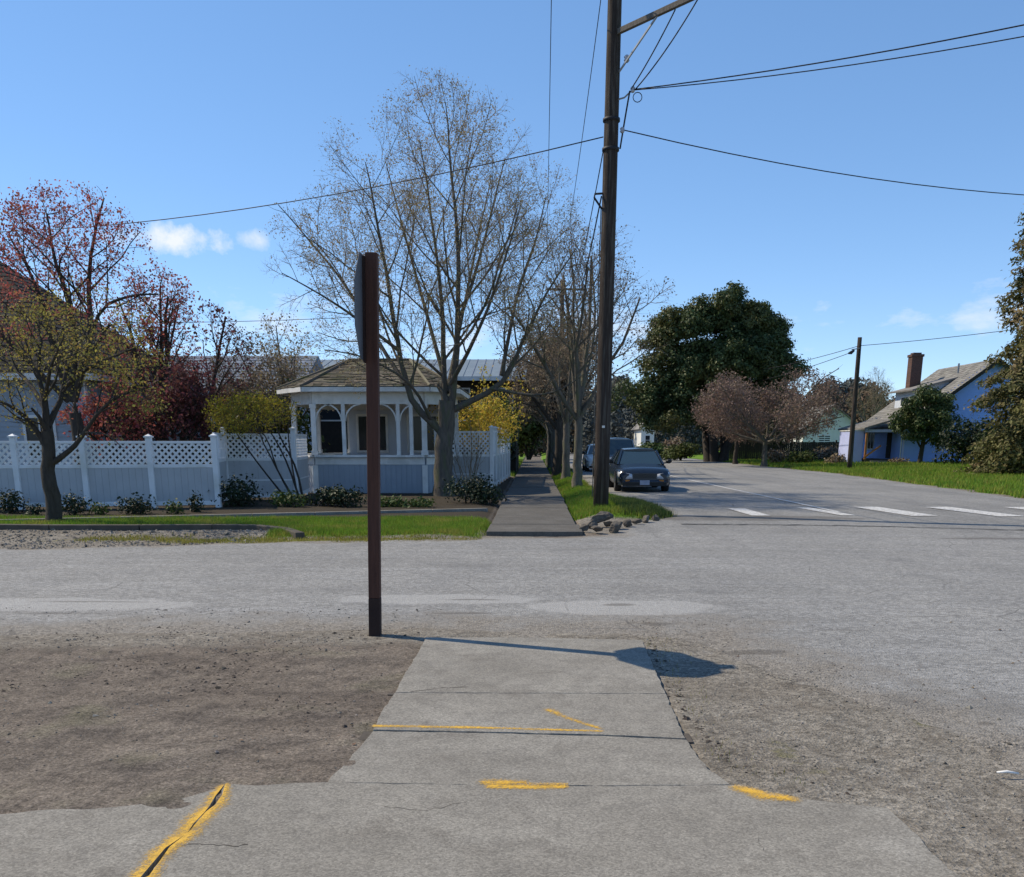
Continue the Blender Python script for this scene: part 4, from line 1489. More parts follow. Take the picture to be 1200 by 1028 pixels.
hw = MB()
for i in range(8):
    a, b = Vector(foot[i]), Vector(foot[(i + 1) % 8])
    o = Vector(((b - a).y, -(b - a).x)).normalized()
    d = (b - a).normalized()
    hw.beam((a.x, a.y, ZW / 2), (b.x, b.y, ZW / 2), .1, ZW)
hw.build('half_wall', M['halfwall'], gz)
tr = MB()
pan = MB()
for i in range(8):
    a, b = Vector(foot[i]), Vector(foot[(i + 1) % 8])
    o = Vector(((b - a).y, -(b - a).x)).normalized() * .06
    tr.beam((a.x + o.x, a.y + o.y, ZW + .035), (b.x + o.x, b.y + o.y, ZW + .035), .26, .07)
    tr.beam((a.x + o.x * .9, a.y + o.y * .9, ZW - .12), (b.x + o.x * .9, b.y + o.y * .9, ZW - .12), .05, .2)
    L = (b - a).length
    k = max(2, int(L / .16))
    for j in range(1, k):
        p = a.lerp(b, j / k)
        pan.beam((p.x + o.x * .9, p.y + o.y * .9, .08), (p.x + o.x * .9, p.y + o.y * .9, ZW - .22), .13, .014, up=(o.x, o.y, 0))
tr.build('cap_rail', M['trim'], gz)
pan.build('wall_boards', M['halfwall'], gz, kind='stuff')
fr = MB()
for i in range(8):
    a, b = Vector(foot[i]), Vector(foot[(i + 1) % 8])
    fr.beam((a.x, a.y, ZB + .2), (b.x, b.y, ZB + .2), .12, .4)
fr.build('frieze', M['trim'], gz)
ev = grow_poly(foot, .42)
gt = MB()
for i in range(8):
    a, b = ev[i], ev[(i + 1) % 8]
    gt.beam((a.x, a.y, ZE - .07), (b.x, b.y, ZE - .07), .11, .13)
gt.build('gutter', M['trim'], gz)
MB().prism([(p.x, p.y) for p in grow_poly(foot, .34)], ZB + .405, ZB + .43).build('soffit', M['trim'], gz)
for i in range(8):
    p = foot[i]
    MB().box((p[0] - .075, p[1] - .075, ZW + .07), (p[0] + .075, p[1] + .075, ZB)).box((p[0] - .1, p[1] - .1, ZW + .07), (p[0] + .1, p[1] + .1, ZW + .2)).box((p[0] - .1, p[1] - .1, ZB - .12), (p[0] + .1, p[1] + .1, ZB)).build('post', M['trim'], gz)
    if i in (0, 1):
        MB().box((p[0] - .08, p[1] - .115, 0), (p[0] + .08, p[1] - .052, ZW - .24)).build('pilaster', M['trim'], gz)
for xx in (-5.83, -4.15, -3.75):
    MB().box((xx - .055, 29.745, ZW + .07), (xx + .055, 29.855, ZB)).build('post', M['trim'], gz)
for xx, s in ((-6.68, 1), (-3.42, -1), (-5.89, -1), (-4.09, 1), (-5.77, 1), (-4.21, -1)):           # curved brackets under the frieze
    pts = [Vector((xx + s * .5 * (1 - math.cos(t)), 29.8, ZB - .5 + .5 * math.sin(t))) for t in [k * math.pi / 16 for k in range(9)]]
    b_ = MB()
    for q0, q1 in zip(pts[:-1], pts[1:]):
        b_.beam(q0, q1, .04, .05, up=(0, 1, 0))
    b_.build('bracket', M['trim'], gz)
# closed rear wall with windows
mb = MB()
siding(mb, (-6.75, 35.5), (-3.4, 35.5), ZW, ZB, (0, -1), .16, .02, [(.35, 1.35, 1.3, 2.5), (2.2, 3.2, 1.3, 2.5)])
mb.build('rear_siding', M['palewall'], gz, kind='stuff')
MB().box((-6.75, 35.51, ZW), (-3.4, 35.56, ZB)).build('rear_wall', M['palewall'], gz)
add_window(gz, (-5.9, 35.5), (1, 0), (0, -1), 1.0, 1.2, 1.3, .08, (2, 1))
add_window(gz, (-4.05, 35.5), (1, 0), (0, -1), 1.0, 1.2, 1.3, .08, (2, 1))
MB().prism([(p[0], p[1]) for p in grow_poly(foot, -.07)], 0.02, 0.12).build('floor', M['weathered'], gz)
ev2 = [Vector((p.x, p.y, ZE)) for p in grow_poly(foot, .46)]
rA, rB = Vector((-6.1, cy, 4.2)), Vector((-4.1, cy, 4.2))
rt = [rA, rB, rB, rB, rB, rA, rA, rA]
base = MB()
sh = MB()
for i in range(8):
    a, b = ev2[i], ev2[(i + 1) % 8]
    ta, tb = rt[i], rt[(i + 1) % 8]
    if (ta - tb).length < .01:
        base.add([a, b, ta], [(0, 1, 2)])
        tb = ta + (b - a).normalized() * .02
    else:
        base.add([a, b, tb, ta], [(0, 1, 2, 3)])
    courses(sh, a, b, tb, ta, 17, .24, .032, .025, 20 + i)
rf = base.build('roof', M['roof_moss'], gz)
sh.build('shingles', M['roof_moss'], rf, kind='stuff')
hp = MB()
for i in range(8):
    hp.tube([ev2[i] + Vector((0, 0, .03)), rt[i] + Vector((0, 0, .04))], .05, 5)
hp.tube([rA + Vector((0, 0, .04)), rB + Vector((0, 0, .04))], .05, 5)
hp.build('hip_caps', M['roof_moss'], rf, kind='stuff')


# --- white fence with lattice top
def lattice(mb, a, b, z0, z1, pitch=.155, wd=.052, th=.012):
    """two layers of diagonal laths clipped to the panel"""
    a, b = Vector((a[0], a[1], 0)), Vector((b[0], b[1], 0))
    L = (b - a).length
    d = (b - a) / L
    o = Vector((d.y, -d.x, 0))
    H = z1 - z0
    for s, off in ((1, .007), (-1, -.007)):
        c = -H
        while c < L + H:
            # line u = c + s*t (t=height), clip
            u0, t0, u1, t1 = (c, 0, c + H, H) if s > 0 else (c, H, c + H, 0)
            if u1 > 0 and u0 < L:
                if u0 < 0:
                    f = -u0 / (u1 - u0); u0, t0 = 0, t0 + (t1 - t0) * f
                if u1 > L:
                    f = (L - u0) / (u1 - u0); u1, t1 = L, t0 + (t1 - t0) * f
                if u1 - u0 > .02:
                    mb.beam(a + d * u0 + o * off + Vector((0, 0, z0 + t0)), a + d * u1 + o * off + Vector((0, 0, z0 + t1)), th, wd, up=(0, 0, 1))
            c += pitch


def fence_post(parent, p, h, w_=.13):
    q = MB().box((p[0] - w_ / 2, p[1] - w_ / 2, 0), (p[0] + w_ / 2, p[1] + w_ / 2, h)).build('post', M['vinyl'], parent, bevel=.008)
    c = MB()
    k = w_ / 2 + .025
    c.box((p[0] - k, p[1] - k, h), (p[0] + k, p[1] + k, h + .035))
    k -= .015
    top = (p[0], p[1], h + .085)
    c.add([(p[0] - k, p[1] - k, h + .035), (p[0] + k, p[1] - k, h + .035), (p[0] + k, p[1] + k, h + .035), (p[0] - k, p[1] + k, h + .035), top], [(0, 1, 4), (1, 2, 4), (2, 3, 4), (3, 0, 4)])
    c.build('cap', M['vinyl'], q)


def fence_bay(parent, a, b, zb, zm, zt, mid=None):
    a, b = Vector((a[0], a[1])), Vector((b[0], b[1]))
    d = (b - a).normalized()
    A, B = a + d * .06, b - d * .06
    V3 = lambda p, z: (p.x, p.y, z)
    for z, h in ((zt - .03, .06), (zm, .08), (zb, .10)):
        MB().beam(V3(A, z), V3(B, z), .05, h).build('rail', M['vinyl'], parent, bevel=.005)
    if mid: MB().beam(V3(A, mid), V3(B, mid), .05, .035).build('rail', M['vinyl'], parent)
    lat = MB()
    lattice(lat, A, B, zm + .04, zt - .06)
    lat.build('lattice', M['vinyl'], parent, kind='stuff')
    bd = MB()
    L = (B - A).length
    k = max(1, int(L / .15))
    for j in range(k):
        p, q = A.lerp(B, (j + .012) / k), A.lerp(B, (j + .988) / k)
        bd.beam(V3(p, (zb + zm) / 2), V3(q, (zb + zm) / 2), .03, zm - zb - .06)
    bd.build('board_panel', M['vinyl_board'], parent, kind='stuff')


f1 = thing('fence', 'white fence with lattice top behind the small yellow green street tree', 'fence', (-9.8, 22.7, 0))
pA, pB = Vector((-12.05, 22.2)), Vector((-7.68, 23.15))
st = (pB - pA) / 3
pts = [pA + st * i for i in range(-3, 4)]
for i, p in enumerate(pts): fence_post(f1, p, 1.70 + .02 * (i == 6))
for a, b in zip(pts[:-1], pts[1:]): fence_bay(f1, a, b, .16, 1.04, 1.62)
f2 = thing('fence', 'set back white lattice fence with middle rail beside the yellow shrub', 'fence', (-7.4, 26.3, 0))
q0, q1, q2 = Vector((-8.35, 26.0)), Vector((-6.62, 26.6)), Vector((-6.95, 29.6))
for p in (q0, q1): fence_post(f2, p, 1.93, .12)
fence_bay(f2, pB + Vector((-.05, .12)), q0, .16, 1.14, 1.82)
fence_bay(f2, q0, q1, .16, 1.14, 1.82, .58)
fence_bay(f2, q1, q2, .16, 1.14, 1.82, .58)
f3 = thing('fence', 'white fence turning the corner beside the far pavement, right of the big bare tree', 'fence', (-1.4, 32.5, 0))
c0, c1 = Vector((-3.25, 32.35)), Vector((-1.4, 32.5))
side = [Vector((-1.4 + .28 * k / 6, 32.5 + 1.95 * k)) for k in range(7)]
fence_post(f3, c0, 2.0)
for p in side: fence_post(f3, p, 2.06)
fence_bay(f3, c0, c1, .16, 1.16, 1.95, .55)
for a, b in zip(side[:-1], side[1:]): fence_bay(f3, a, b, .16, 1.16, 1.97)
# white bent tubes stand in for the sunlit left facet of the gazebo wall
arb = MB()
b0 = P(377, 580, 0)
arb.tube([(-6.86, 28.9, 0), (-6.92, 28.9, .5), (-7.05, 28.95, .9), (-7.2, 29.05, 1.12)], .035, 6)
arb.tube([(-6.9, 28.95, .3), (-7.1, 29.0, .6), (-7.25, 29.1, .78)], .025, 6)
arb.tube([(-6.9, 28.92, .55), (-7.02, 28.95, .72), (-7.12, 29.1, .98)], .022, 6)
arb.tube([(-6.87, 28.9, .12), (-7.05, 28.95, .32), (-7.2, 29.05, .45)], .02, 6)
tag(arb.build('bent_highlight', M['trim'], None, org=(-6.9, 28.9, 0)), 'white bent trellis sticks standing in for the sunlit left facet of the gazebo wall', 'highlight')

# --- blue house on the right
bh = thing('house', 'bright blue house with grey roof, dormer and tall brick chimney', 'house', (28, 70, 0))
gx0, gx1, gy0, gy1 = 25.9, 37.5, 68.5, 77.5
zE, zR = 2.75, 7.05
rx = 31.7
ZG = .15
mb = MB()
# near gable wall, boards get shorter towards the ridge
z = ZG
while z < zR - .1:
    zt = z + .17
    t = max(0, (z - zE) / (zR - zE))
    xa, xb = gx0 + (rx - gx0) * t, gx1 - (gx1 - rx) * t
    siding(mb, (xa, gy0), (xb, gy0), z, zt, (0, -1), .17, .02, [(32.2 - xa, 33.2 - xa, 4.15, 5.25)] if 4 < z < 5.3 else ([(28.3 - xa, 29.1 - xa, 1.25, 2.1)] if z < 2.2 else []))
    z = zt
siding(mb, (gx0, gy1), (gx0, gy0), ZG, zE, (-1, 0), .17, .02, [(2, 3.2, 1.1, 2.3)])
mb.build('siding', M['bluewall'], bh, kind='stuff')
wb = MB()
wb.add([(gx0, gy0 + .01, 0), (gx1, gy0 + .01, 0), (gx1, gy0 + .01, zE), (rx, gy0 + .01, zR), (gx0, gy0 + .01, zE), (gx0, gy1, 0), (gx1, gy1, 0), (gx1, gy1, zE), (rx, gy1, zR), (gx0, gy1, zE)],
       [(0, 1, 2, 3, 4), (9, 8, 7, 6, 5), (0, 4, 9, 5), (1, 6, 7, 2)])
wb.build('wall', M['bluewall'], bh)
add_window(bh, (32.7, gy0), (1, 0), (0, -1), 1.0, 1.1, 4.15, .08, (1, 2))
add_window(bh, (28.7, gy0), (1, 0), (0, -1), .8, .85, 1.25, .08, (1, 1))
add_window(bh, (gx0, gy1 - 2.6), (0, -1), (-1, 0), 1.2, 1.2, 1.1, .08, (2, 1))
ovr = .5
sl = (zR - zE) / (rx - gx0)
EA, EB = Vector((gx0 - ovr, gy0 - ovr, zE - sl * ovr)), Vector((gx0 - ovr, gy1 + ovr, zE - sl * ovr))
RA, RB = Vector((rx, gy0 - ovr, zR)), Vector((rx, gy1 + ovr, zR))
FA, FB = Vector((gx1 + ovr, gy0 - ovr, zE - sl * ovr)), Vector((gx1 + ovr, gy1 + ovr, zE - sl * ovr))
up1 = Vector((0, 0, .06))
rfm = MB().slab([EB + up1, EA + up1, RA + up1, RB + up1], .12).slab([FA + up1, FB + up1, RB + up1, RA + up1], .12)
rf = rfm.build('roof', M['roof_grey'], bh)
mb = MB()
courses(mb, EB + up1, EA + up1, RA + up1, RB + up1, 30, .5, .03, .012, 31)
mb.build('shingles', M['roof_grey'], rf, kind='stuff')
MB().beam(EA - Vector((0, .03, .06)), RA - Vector((0, .03, .06)), .04, .22).beam(FA - Vector((0, .03, .06)), RA - Vector((0, .03, .06)), .04, .22).build('barge_board', M['dark_wood'], bh)
# shed dormer towards the street
dx0, dy0, dy1 = 27.6, 71.2, 75.4
zd0, zd1 = zE + sl * (dx0 - gx0), 5.3
dm = MB().add([(dx0, dy0, zd0 - .2), (dx0, dy1, zd0 - .2), (dx0, dy1, zd1), (dx0, dy0, zd1), (rx - 1.2, dy0, zd1 + .8), (rx - 1.2, dy1, zd1 + .8)],
              [(0, 3, 2, 1), (0, 4, 3), (1, 2, 5)])
dmo = dm.build('dormer', M['palewall'], bh)
a, b, c_, d_ = Vector((dx0 - .5, dy1 + .3, zd1 - .05)), Vector((dx0 - .5, dy0 - .3, zd1 - .05)), Vector((rx - .9, dy0 - .3, zd1 + .95)), Vector((rx - .9, dy1 + .3, zd1 + .95))
MB().slab([a, b, c_, d_], .1).build('dormer_roof', M['roof_grey'], dmo)
add_window(bh, (dx0, 73.3), (0, -1), (-1, 0), 1.6, .6, zd0 + .2, .07, (2, 1))
ch = MB().box((28.2, 74.4, 5.0), (29.0, 75.2, 7.75)).box((28.14, 74.34, 7.75), (29.06, 75.26, 7.93)).box((28.3, 74.5, 7.93), (28.9, 75.1, 8.05))
ch.build('chimney', M['brick'], bh)
MB().tube([(29.9, 70.2, 6.3), (29.9, 70.2, 6.95)], .07, 8).build('vent_pipe', M['steel'], bh)
MB().tube([EA + Vector((-.05, .05, -.02)), EB + Vector((-.05, -.05, -.02))], .06, 8).build('gutter', M['trim'], bh)
MB().tube([(gx0 - .1, gy0 + .15, zE - .4), (gx0 - .06, gy0 + .12, zE - .6), (gx0 - .06, gy0 + .12, .15)], .045, 8).build('downpipe', M['trim'], bh)
MB().box((gx0 - .02, gy0 - .03, .1), (gx0 + .1, gy0 - .024, zE - .05)).build('corner_board', M['lavender'], bh)
# porch
px0, px1, py0, py1 = 23.6, 25.9, 69.2, 74.5
MB().box((px0, py0, 0.02), (px1 - .03, py1, .4)).build('porch_floor', M['weathered'], bh)
q = [Vector((px0 - .35, py1 + .3, 2.55)), Vector((px0 - .35, py0 - .35, 2.55)), Vector((gx0 - .2, py0 - .35, 3.25)), Vector((gx0 - .2, py1 + .3, 3.25))]
pr = MB().slab(q, .1).build('porch_roof', M['roof_grey'], bh)
mb = MB()
courses(mb, q[0], q[1], q[2], q[3], 9, .5, .03, .012, 37)
mb.build('shingles', M['roof_grey'], pr, kind='stuff')
MB().beam((px0, py0, 2.36), (px0, py1, 2.36), .14, .2).beam((px0 + .07, py0, 2.36), (px1, py0, 2.36), .14, .2).build('porch_beam', M['lavender'], bh)
for yy in (py0 + .05, 71.0, 72.7, py1 - .05):
    o = MB().box((px0 - .07, yy - .07, .4), (px0 + .07, yy + .07, 2.26)).build('porch_post', M['orange_wood'] if yy < 69.5 else M['lavender'], bh)
    if yy < 69.5: o['label'] = 'orange timber porch post'
MB().beam((px0, py0 - .1, .6), (px0 + 1.0, py0 - .1, 1.35), .05, .12).build('stair_rail', M['orange_wood'], bh)
for k in range(3):
    MB().box((px0 + .3, py0 - .35 - .3 * k, .0), (px0 + 1.5, py0 - .055 - .3 * k, .32 - .11 * k)).build('step', M['concrete'], bh)
dr = MB().box((gx0 - .05, 70.6, .45), (gx0 - .022, 71.5, 2.35)).build('door', M['dark_wood'], bh)
MB().box((gx0 - .09, 71.36, 1.3), (gx0 - .055, 71.44, 1.4)).build('handle', M['steel'], dr)
MB().box((22.75, 69.6, .1), (23.5, 69.7, 2.35)).box((22.75, 69.701, .1), (22.83, 72.6, 2.35)).build('porch_screen', M['lavender'], bh)
MB().box((22.7, 69.55, 2.351), (23.55, 72.65, 2.42)).build('screen_cap', M['trim'], bh)

# --- white cottage further along
wh = thing('house', 'small white cottage with grey roof left of the bright blue house', 'house', (30, 100, 0))
x0, x1, y0, y1, ze, zr = 27.6, 33.4, 100, 108, 3.0, 5.2
mb = MB()
siding(mb, (x0, y1), (x0, y0), 0, ze, (-1, 0), .2, .02, [(1.2, 2.4, 1.0, 2.3), (3.6, 4.5, .1, 2.3), (5.6, 6.8, 1.0, 2.3)])
siding(mb, (x0, y0), (x1, y0), 0, ze, (0, -1), .2, .02)
mb.build('siding', M['creamwall'], wh, kind='stuff')
xm = (x0 + x1) / 2
wb = MB().add([(x0 + .01, y0 + .01, 0), (x1, y0 + .01, 0), (x1, y0 + .01, ze), (xm, y0 + .01, zr), (x0 + .01, y0 + .01, ze), (x0 + .01, y1, 0), (x1, y1, 0), (x1, y1, ze), (xm, y1, zr), (x0 + .01, y1, ze)],
              [(0, 1, 2, 3, 4), (9, 8, 7, 6, 5), (0, 4, 9, 5), (1, 6, 7, 2)])
wb.build('wall', M['creamwall'], wh)
add_window(wh, (x0, y1 - 1.8), (0, -1), (-1, 0), 1.2, 1.3, 1.0, .1, (2, 1))
add_window(wh, (x0, y1 - 6.2), (0, -1), (-1, 0), 1.2, 1.3, 1.0, .1, (2, 1))
MB().box((x0 - .03, y1 - 4.5, .1), (x0 + .005, y1 - 3.6, 2.3)).build('door', M['dark_wood'], wh)
add_window(wh, (x0 + 2.2, y0), (1, 0), (0, -1), 1.1, 1.2, 1.0, .1, (2, 1))
q = [Vector((x0 - .5, y1 + .4, ze - .3)), Vector((x0 - .5, y0 - .4, ze - .3)), Vector((xm, y0 - .4, zr + .08)), Vector((xm, y1 + .4, zr + .08))]
q2_ = [Vector((x1 + .5, y0 - .4, ze - .3)), Vector((x1 + .5, y1 + .4, ze - .3)), Vector((xm, y1 + .4, zr + .08)), Vector((xm, y0 - .4, zr + .08))]
rf = MB().slab(q, .1).slab(q2_, .1).build('roof', M['roof_grey'], wh)
mb = MB()
courses(mb, *q, 16, .5, .03, .012, 41)
mb.build('shingles', M['roof_grey'], rf, kind='stuff')
# white building glimpsed down the street
wd_ = thing('house', 'narrow white house end glimpsed behind the parked cars down the street', 'house', (12.6, 112, 0))
MB().box((12.4, 112, 0), (13.9, 120, 3.0)).build('wall', M['creamwall'], wd_)
add_window(wd_, (13.15, 112), (1, 0), (0, -1), .5, 1.0, 1.3, .08, (1, 2))
MB().slab([Vector((12.1, 111.6, 2.95)), Vector((13.15, 111.6, 4.0)), Vector((13.15, 120.4, 4.0)), Vector((12.1, 120.4, 2.95))][::-1], .1).slab([Vector((14.2, 111.6, 2.95)), Vector((13.15, 111.6, 4.0)), Vector((13.15, 120.4, 4.0)), Vector((14.2, 120.4, 2.95))], .1).build('roof', M['roof_grey'], wd_)
MB().add([(12.4, 111.99, 3.0), (13.9, 111.99, 3.0), (13.15, 111.99, 3.85)], [(0, 1, 2)]).build('gable', M['creamwall'], wd_)
# dark board fence on the far right corner
fd = thing('fence', 'dark wooden board fence behind the brown bare trees across the street', 'fence', (20, 84, 0))
fx = np.arange(16.5, 28.0, 0.16)
for j in range(0, len(fx), 12):
    MB().box((fx[j] - .06, 84.03, 0), (fx[j] + .06, 84.15, 1.75)).build('post', M['dark_wood'], fd)
bd = MB()
rf_ = random.Random(8)
for x in fx: bd.box((x, 84 + rf_.uniform(-.006, .006), .1), (x + .15, 84.025, 1.6 + rf_.uniform(-.03, .03)))
bd.build('boards', M['dark_wood'], fd, kind='stuff')


# ------------------------------------------------------------------ vehicles (front looks along -y)
def car(name, label, loc, paint, W, L, belt, roofz, hood_y, ws_top, roof_end, rear_bot, group=None, boxy=False):
    c = thing(name, label, 'car', loc, group)
    ox, oy = loc[0], loc[1]
    f = -L / 2
    w = W / 2
    ng = .50 if not boxy else .66             # height of the nose
    st = [  # y, half width, top z, bottom z
        (f, w * .80, ng + .10, .34), (f + .07, w * .90, ng + .20, .26), (f + .35, w * .965, ng + .28, .23), (hood_y - .45, w * .985, belt - .09, .21), (hood_y, w, belt, .2),
        (0, w, belt + .01, .2), (roof_end, w, belt + .03, .2), (L / 2 - .5, w * .98, belt + .02, .22), (L / 2 - .1, w * .93, belt - .03, .3), (L / 2, w * .82, belt - .18, .38)]
    rows = []
    for (y, hw_, zt, zb) in st:
        h = zt - zb
        half = [(0, zb), (hw_ * .86, zb), (hw_ * .97, zb + .08), (hw_, zb + h * .45), (hw_ * .985, zb + h * .75), (hw_ * .93, zt - .035), (hw_ * .80, zt), (hw_ * .4, zt + .025), (0, zt + .035)]
        ring = [(x, z) for x, z in half] + [(-x, z) for x, z in half[-2:0:-1]]
        rows.append([Vector((ox + x, oy + y, z)) for x, z in ring])
    mb = MB().grid(rows, True)
    n = len(rows[0])
    mb.add(rows[0], [tuple(range(n))]).add(rows[-1], [tuple(range(n))[::-1]])
    mb.build('body', paint, c, smooth=True)
    # cabin
    bw, rw = w * .90, w * (.68 if not boxy else .74)
    re = roof_end
    V = lambda x, y, z: Vector((ox + x, oy + y, z))
    zr = roofz
    rp = [(ws_top, rw * .95), ((ws_top + re) / 2, rw * 1.02), (re, rw * .96)]
    rows = []
    for y, hw_ in rp:
        k = .035 if abs(y - (ws_top + re) / 2) < .01 else 0
        rows.append([V(-hw_, y, zr - .06 + k * .3), V(-hw_ * .85, y, zr - .01 + k), V(0, y, zr + .02 + k), V(hw_ * .85, y, zr - .01 + k), V(hw_, y, zr - .06 + k * .3), V(hw_ * .9, y, zr - .10), V(-hw_ * .9, y, zr - .10)])
    mb = MB().grid(rows, True).add(rows[0], [tuple(range(7))]).add(rows[-1], [tuple(range(7))[::-1]])
    mb.build('roof', paint, c, smooth=True)
    zb0 = belt + .015
    A = [V(-bw * .93, hood_y + .02, zb0), V(bw * .93, hood_y + .02, zb0), V(rw * .95, ws_top, zr - .055), V(-rw * .95, ws_top, zr - .055)]
    ws = MB().add([A[0].lerp(A[1], .03), A[1].lerp(A[0], .03), A[2].lerp(A[3], .03), A[3].lerp(A[2], .03)], [(0, 1, 2, 3)])
    ws.build('windshield', M['carglass'], c)
    Bk = [V(-bw * .93, rear_bot, zb0 + .02), V(bw * .93, rear_bot, zb0 + .02), V(rw * .95, re, zr - .055), V(-rw * .95, re, zr - .055)]
    MB().add(Bk, [(3, 2, 1, 0)]).build('rear_window', M['carglass'], c)
    for s in (-1, 1):
        a, b, d, e = V(s * bw * .98, hood_y + .12, zb0), V(s * bw * .98, rear_bot - .1, zb0 + .02), V(s * rw * .985, re, zr - .065), V(s * rw * .985, ws_top + .02, zr - .065)
        MB().add([a, b, d, e], [(0, 1, 2, 3)]).build('side_window', M['carglass'], c)
        MB().beam(V(s * bw * .95, hood_y + .03, zb0 - .02), V(s * rw * .965, ws_top, zr - .05), .07, .06).build('pillar', paint, c)
        MB().beam(V(s * bw * .98, rear_bot - .04, zb0), V(s * rw * .97, re, zr - .05), .10, .10).build('pillar', paint, c)
        m0 = a.lerp(b, .5) + Vector((s * .008, 0, 0))
        m1 = e.lerp(d, .5) + Vector((s * .008, 0, 0))
        MB().beam(m0, m1, .09, .03).build('pillar', M['black'], c)
        mm = MB()
        cx_, cy_, cz_ = ox + s * (w + .10), oy + hood_y + .32, belt + .10
        mm.grid([[Vector((cx_ + math.cos(t) * .105 * k, cy_ + dy, cz_ + math.sin(t) * .075 * k)) for t in [i * math.pi / 5 for i in range(10)]] for dy, k in ((-.07, .55), (-.04, .95), (.05, 1.0))], True)
        nn = len(mm.v)
        mm.add([mm.v[i] for i in range(10)], [tuple(range(10))]).add([mm.v[i] for i in range(20, 30)], [tuple(range(10))[::-1]])
        mm.beam((ox + s * (w * .93), cy_ - .02, belt + .04), (cx_, cy_ - .02, cz_ - .04), .05, .035)
        mm.build('mirror', M['black'] if not boxy else paint, c, smooth=True)
        # headlight + turn lamp
        hl = MB()
        yy = oy + f
        zz = ng - .06
        hl.grid([[V(s * w * .44, f - .012, ng - .04), V(s * w * .46, f - .006, ng + .10)], [V(s * w * .66, f + .005, ng - .06), V(s * w * .66, f + .035, ng + .13)], [V(s * w * .86, f + .055, ng - .05), V(s * w * .87, f + .10, ng + .15)], [V(s * w * .945, f + .24, ng + .03), V(s * w * .945, f + .28, ng + .17)]])
        o = hl.build('headlight', M['lamp'], c, smooth=True)
        so = o.modifiers.new('t', 'SOLIDIFY'); so.thickness = .03; so.offset = 0
        MB().box((ox + s * w * .62 - .07, oy + f - .02, .36), (ox + s * w * .62 + .07, oy + f + .03, .42)).build('turn_signal', M['amber'], c, bevel=.008)
    g = MB()
    for k in range(5):
        g.beam(V(-w * .40, f - .008, ng - .02 + .03 * k), V(w * .40, f - .008, ng - .02 + .03 * k), .02, .012)
    g.box((ox - w * .42, oy + f + .01, ng - .05), (ox + w * .42, oy + f + .06, ng + .12))
    g.build('grille', M['black'], c)
    bp = MB()
    rows = []
    for x in (-.93, -.8, -.4, 0, .4, .8, .93):
        yb = f - .06 + (.30 if abs(x) > .9 else .05 if abs(x) > .7 else 0)
        rows.append([V(x * w, yb + .03, .24), V(x * w, yb, .30), V(x * w, yb, ng - .14), V(x * w, yb + .05, ng - .085), V(x * w, yb + .16, ng - .09), V(x * w, yb + .16, .24)])
    bp.grid([r for r in rows]).build('bumper', paint if boxy else M['black'] if False else paint, c)
    MB().box((ox - w * .80, oy + f - .072, .225), (ox + w * .80, oy + f + .02, .345)).build('air_intake_shade', M['black'], c)  # black intake, also standing in for shadow on the lower front
    MB().box((ox - .155, oy + f - .085, ng - .24), (ox + .155, oy + f - .07, ng - .09)).build('license_plate', M['plate'], c)
    # wheels
    r = .31 if not boxy else .355
    for yw in (f + .88, L / 2 - .95):
        for s in (-1, 1):
            xc = s * (w - .10)
            ty = MB()
            prof = [(-.10, r * .62), (-.105, r * .9), (-.08, r), (.08, r), (.105, r * .9), (.10, r * .62)]
            ns = 22
            ty.grid([[V(xc + px_, yw + math.cos(k * 2 * math.pi / ns) * pr_, r + math.sin(k * 2 * math.pi / ns) * pr_) for px_, pr_ in prof] for k in range(ns + 1)])
            w_o = ty.build('wheel', M['rubber'], c, smooth=True)
            rm = MB()
            rm.grid([[V(xc + s * dx, yw + math.cos(k * 2 * math.pi / ns) * pr_, r + math.sin(k * 2 * math.pi / ns) * pr_) for dx, pr_ in ((.10, r * .64), (.085, r * .56), (.06, r * .5), (.075, r * .15), (.085, .001))] for k in range(ns + 1)])
            for k in range(5):
                t = k * 2 * math.pi / 5
                rm.beam(V(xc + s * .085, yw + math.cos(t) * r * .12, r + math.sin(t) * r * .12), V(xc + s * .08, yw + math.cos(t) * r * .58, r + math.sin(t) * r * .58), .05, .02)
            rm.build('rim', M['rim'], w_o)
            ar = MB()
            ar.grid([[V(s * (w + .004) * .99 if q else s * w * .9, yw + math.cos(k * math.pi / 12) * (r + .07) * (1 if q else 1), r + math.sin(k * math.pi / 12) * (r + .07)) for q in (0, 1)] for k in range(13)])
            ar.add([V(s * (w * .997 + .004), yw + math.cos(k * math.pi / 12) * (r + .06), r - .08 * (k in (0, 12)) + math.sin(k * math.pi / 12) * (r + .06)) for k in range(13)], [tuple(range(13))])
            ar.build('wheel_arch', M['black'], c)
    return c


ZROAD = 0.03
c1 = car('parked_car', 'dark blue sedan parked nose to the camera beside the grass island', (3.58, 33.2, ZROAD), M['car_blue'], 1.76, 4.55, .87, 1.36, -.98, -.28, .95, 1.62)
c2 = car('parked_car', 'taller grey wagon parked right behind the dark blue sedan', (3.72, 43.6, ZROAD), M['car_grey'], 1.86, 4.7, 1.02, 1.74, -1.05, -.45, 1.95, 2.2, boxy=True)
c3 = car('parked_car', 'white car mostly hidden behind the utility pole, furthest along the parked row', (3.75, 54.5, ZROAD), M['car_white'], 1.78, 4.6, .92, 1.45, -.98, -.28, .95, 1.65)

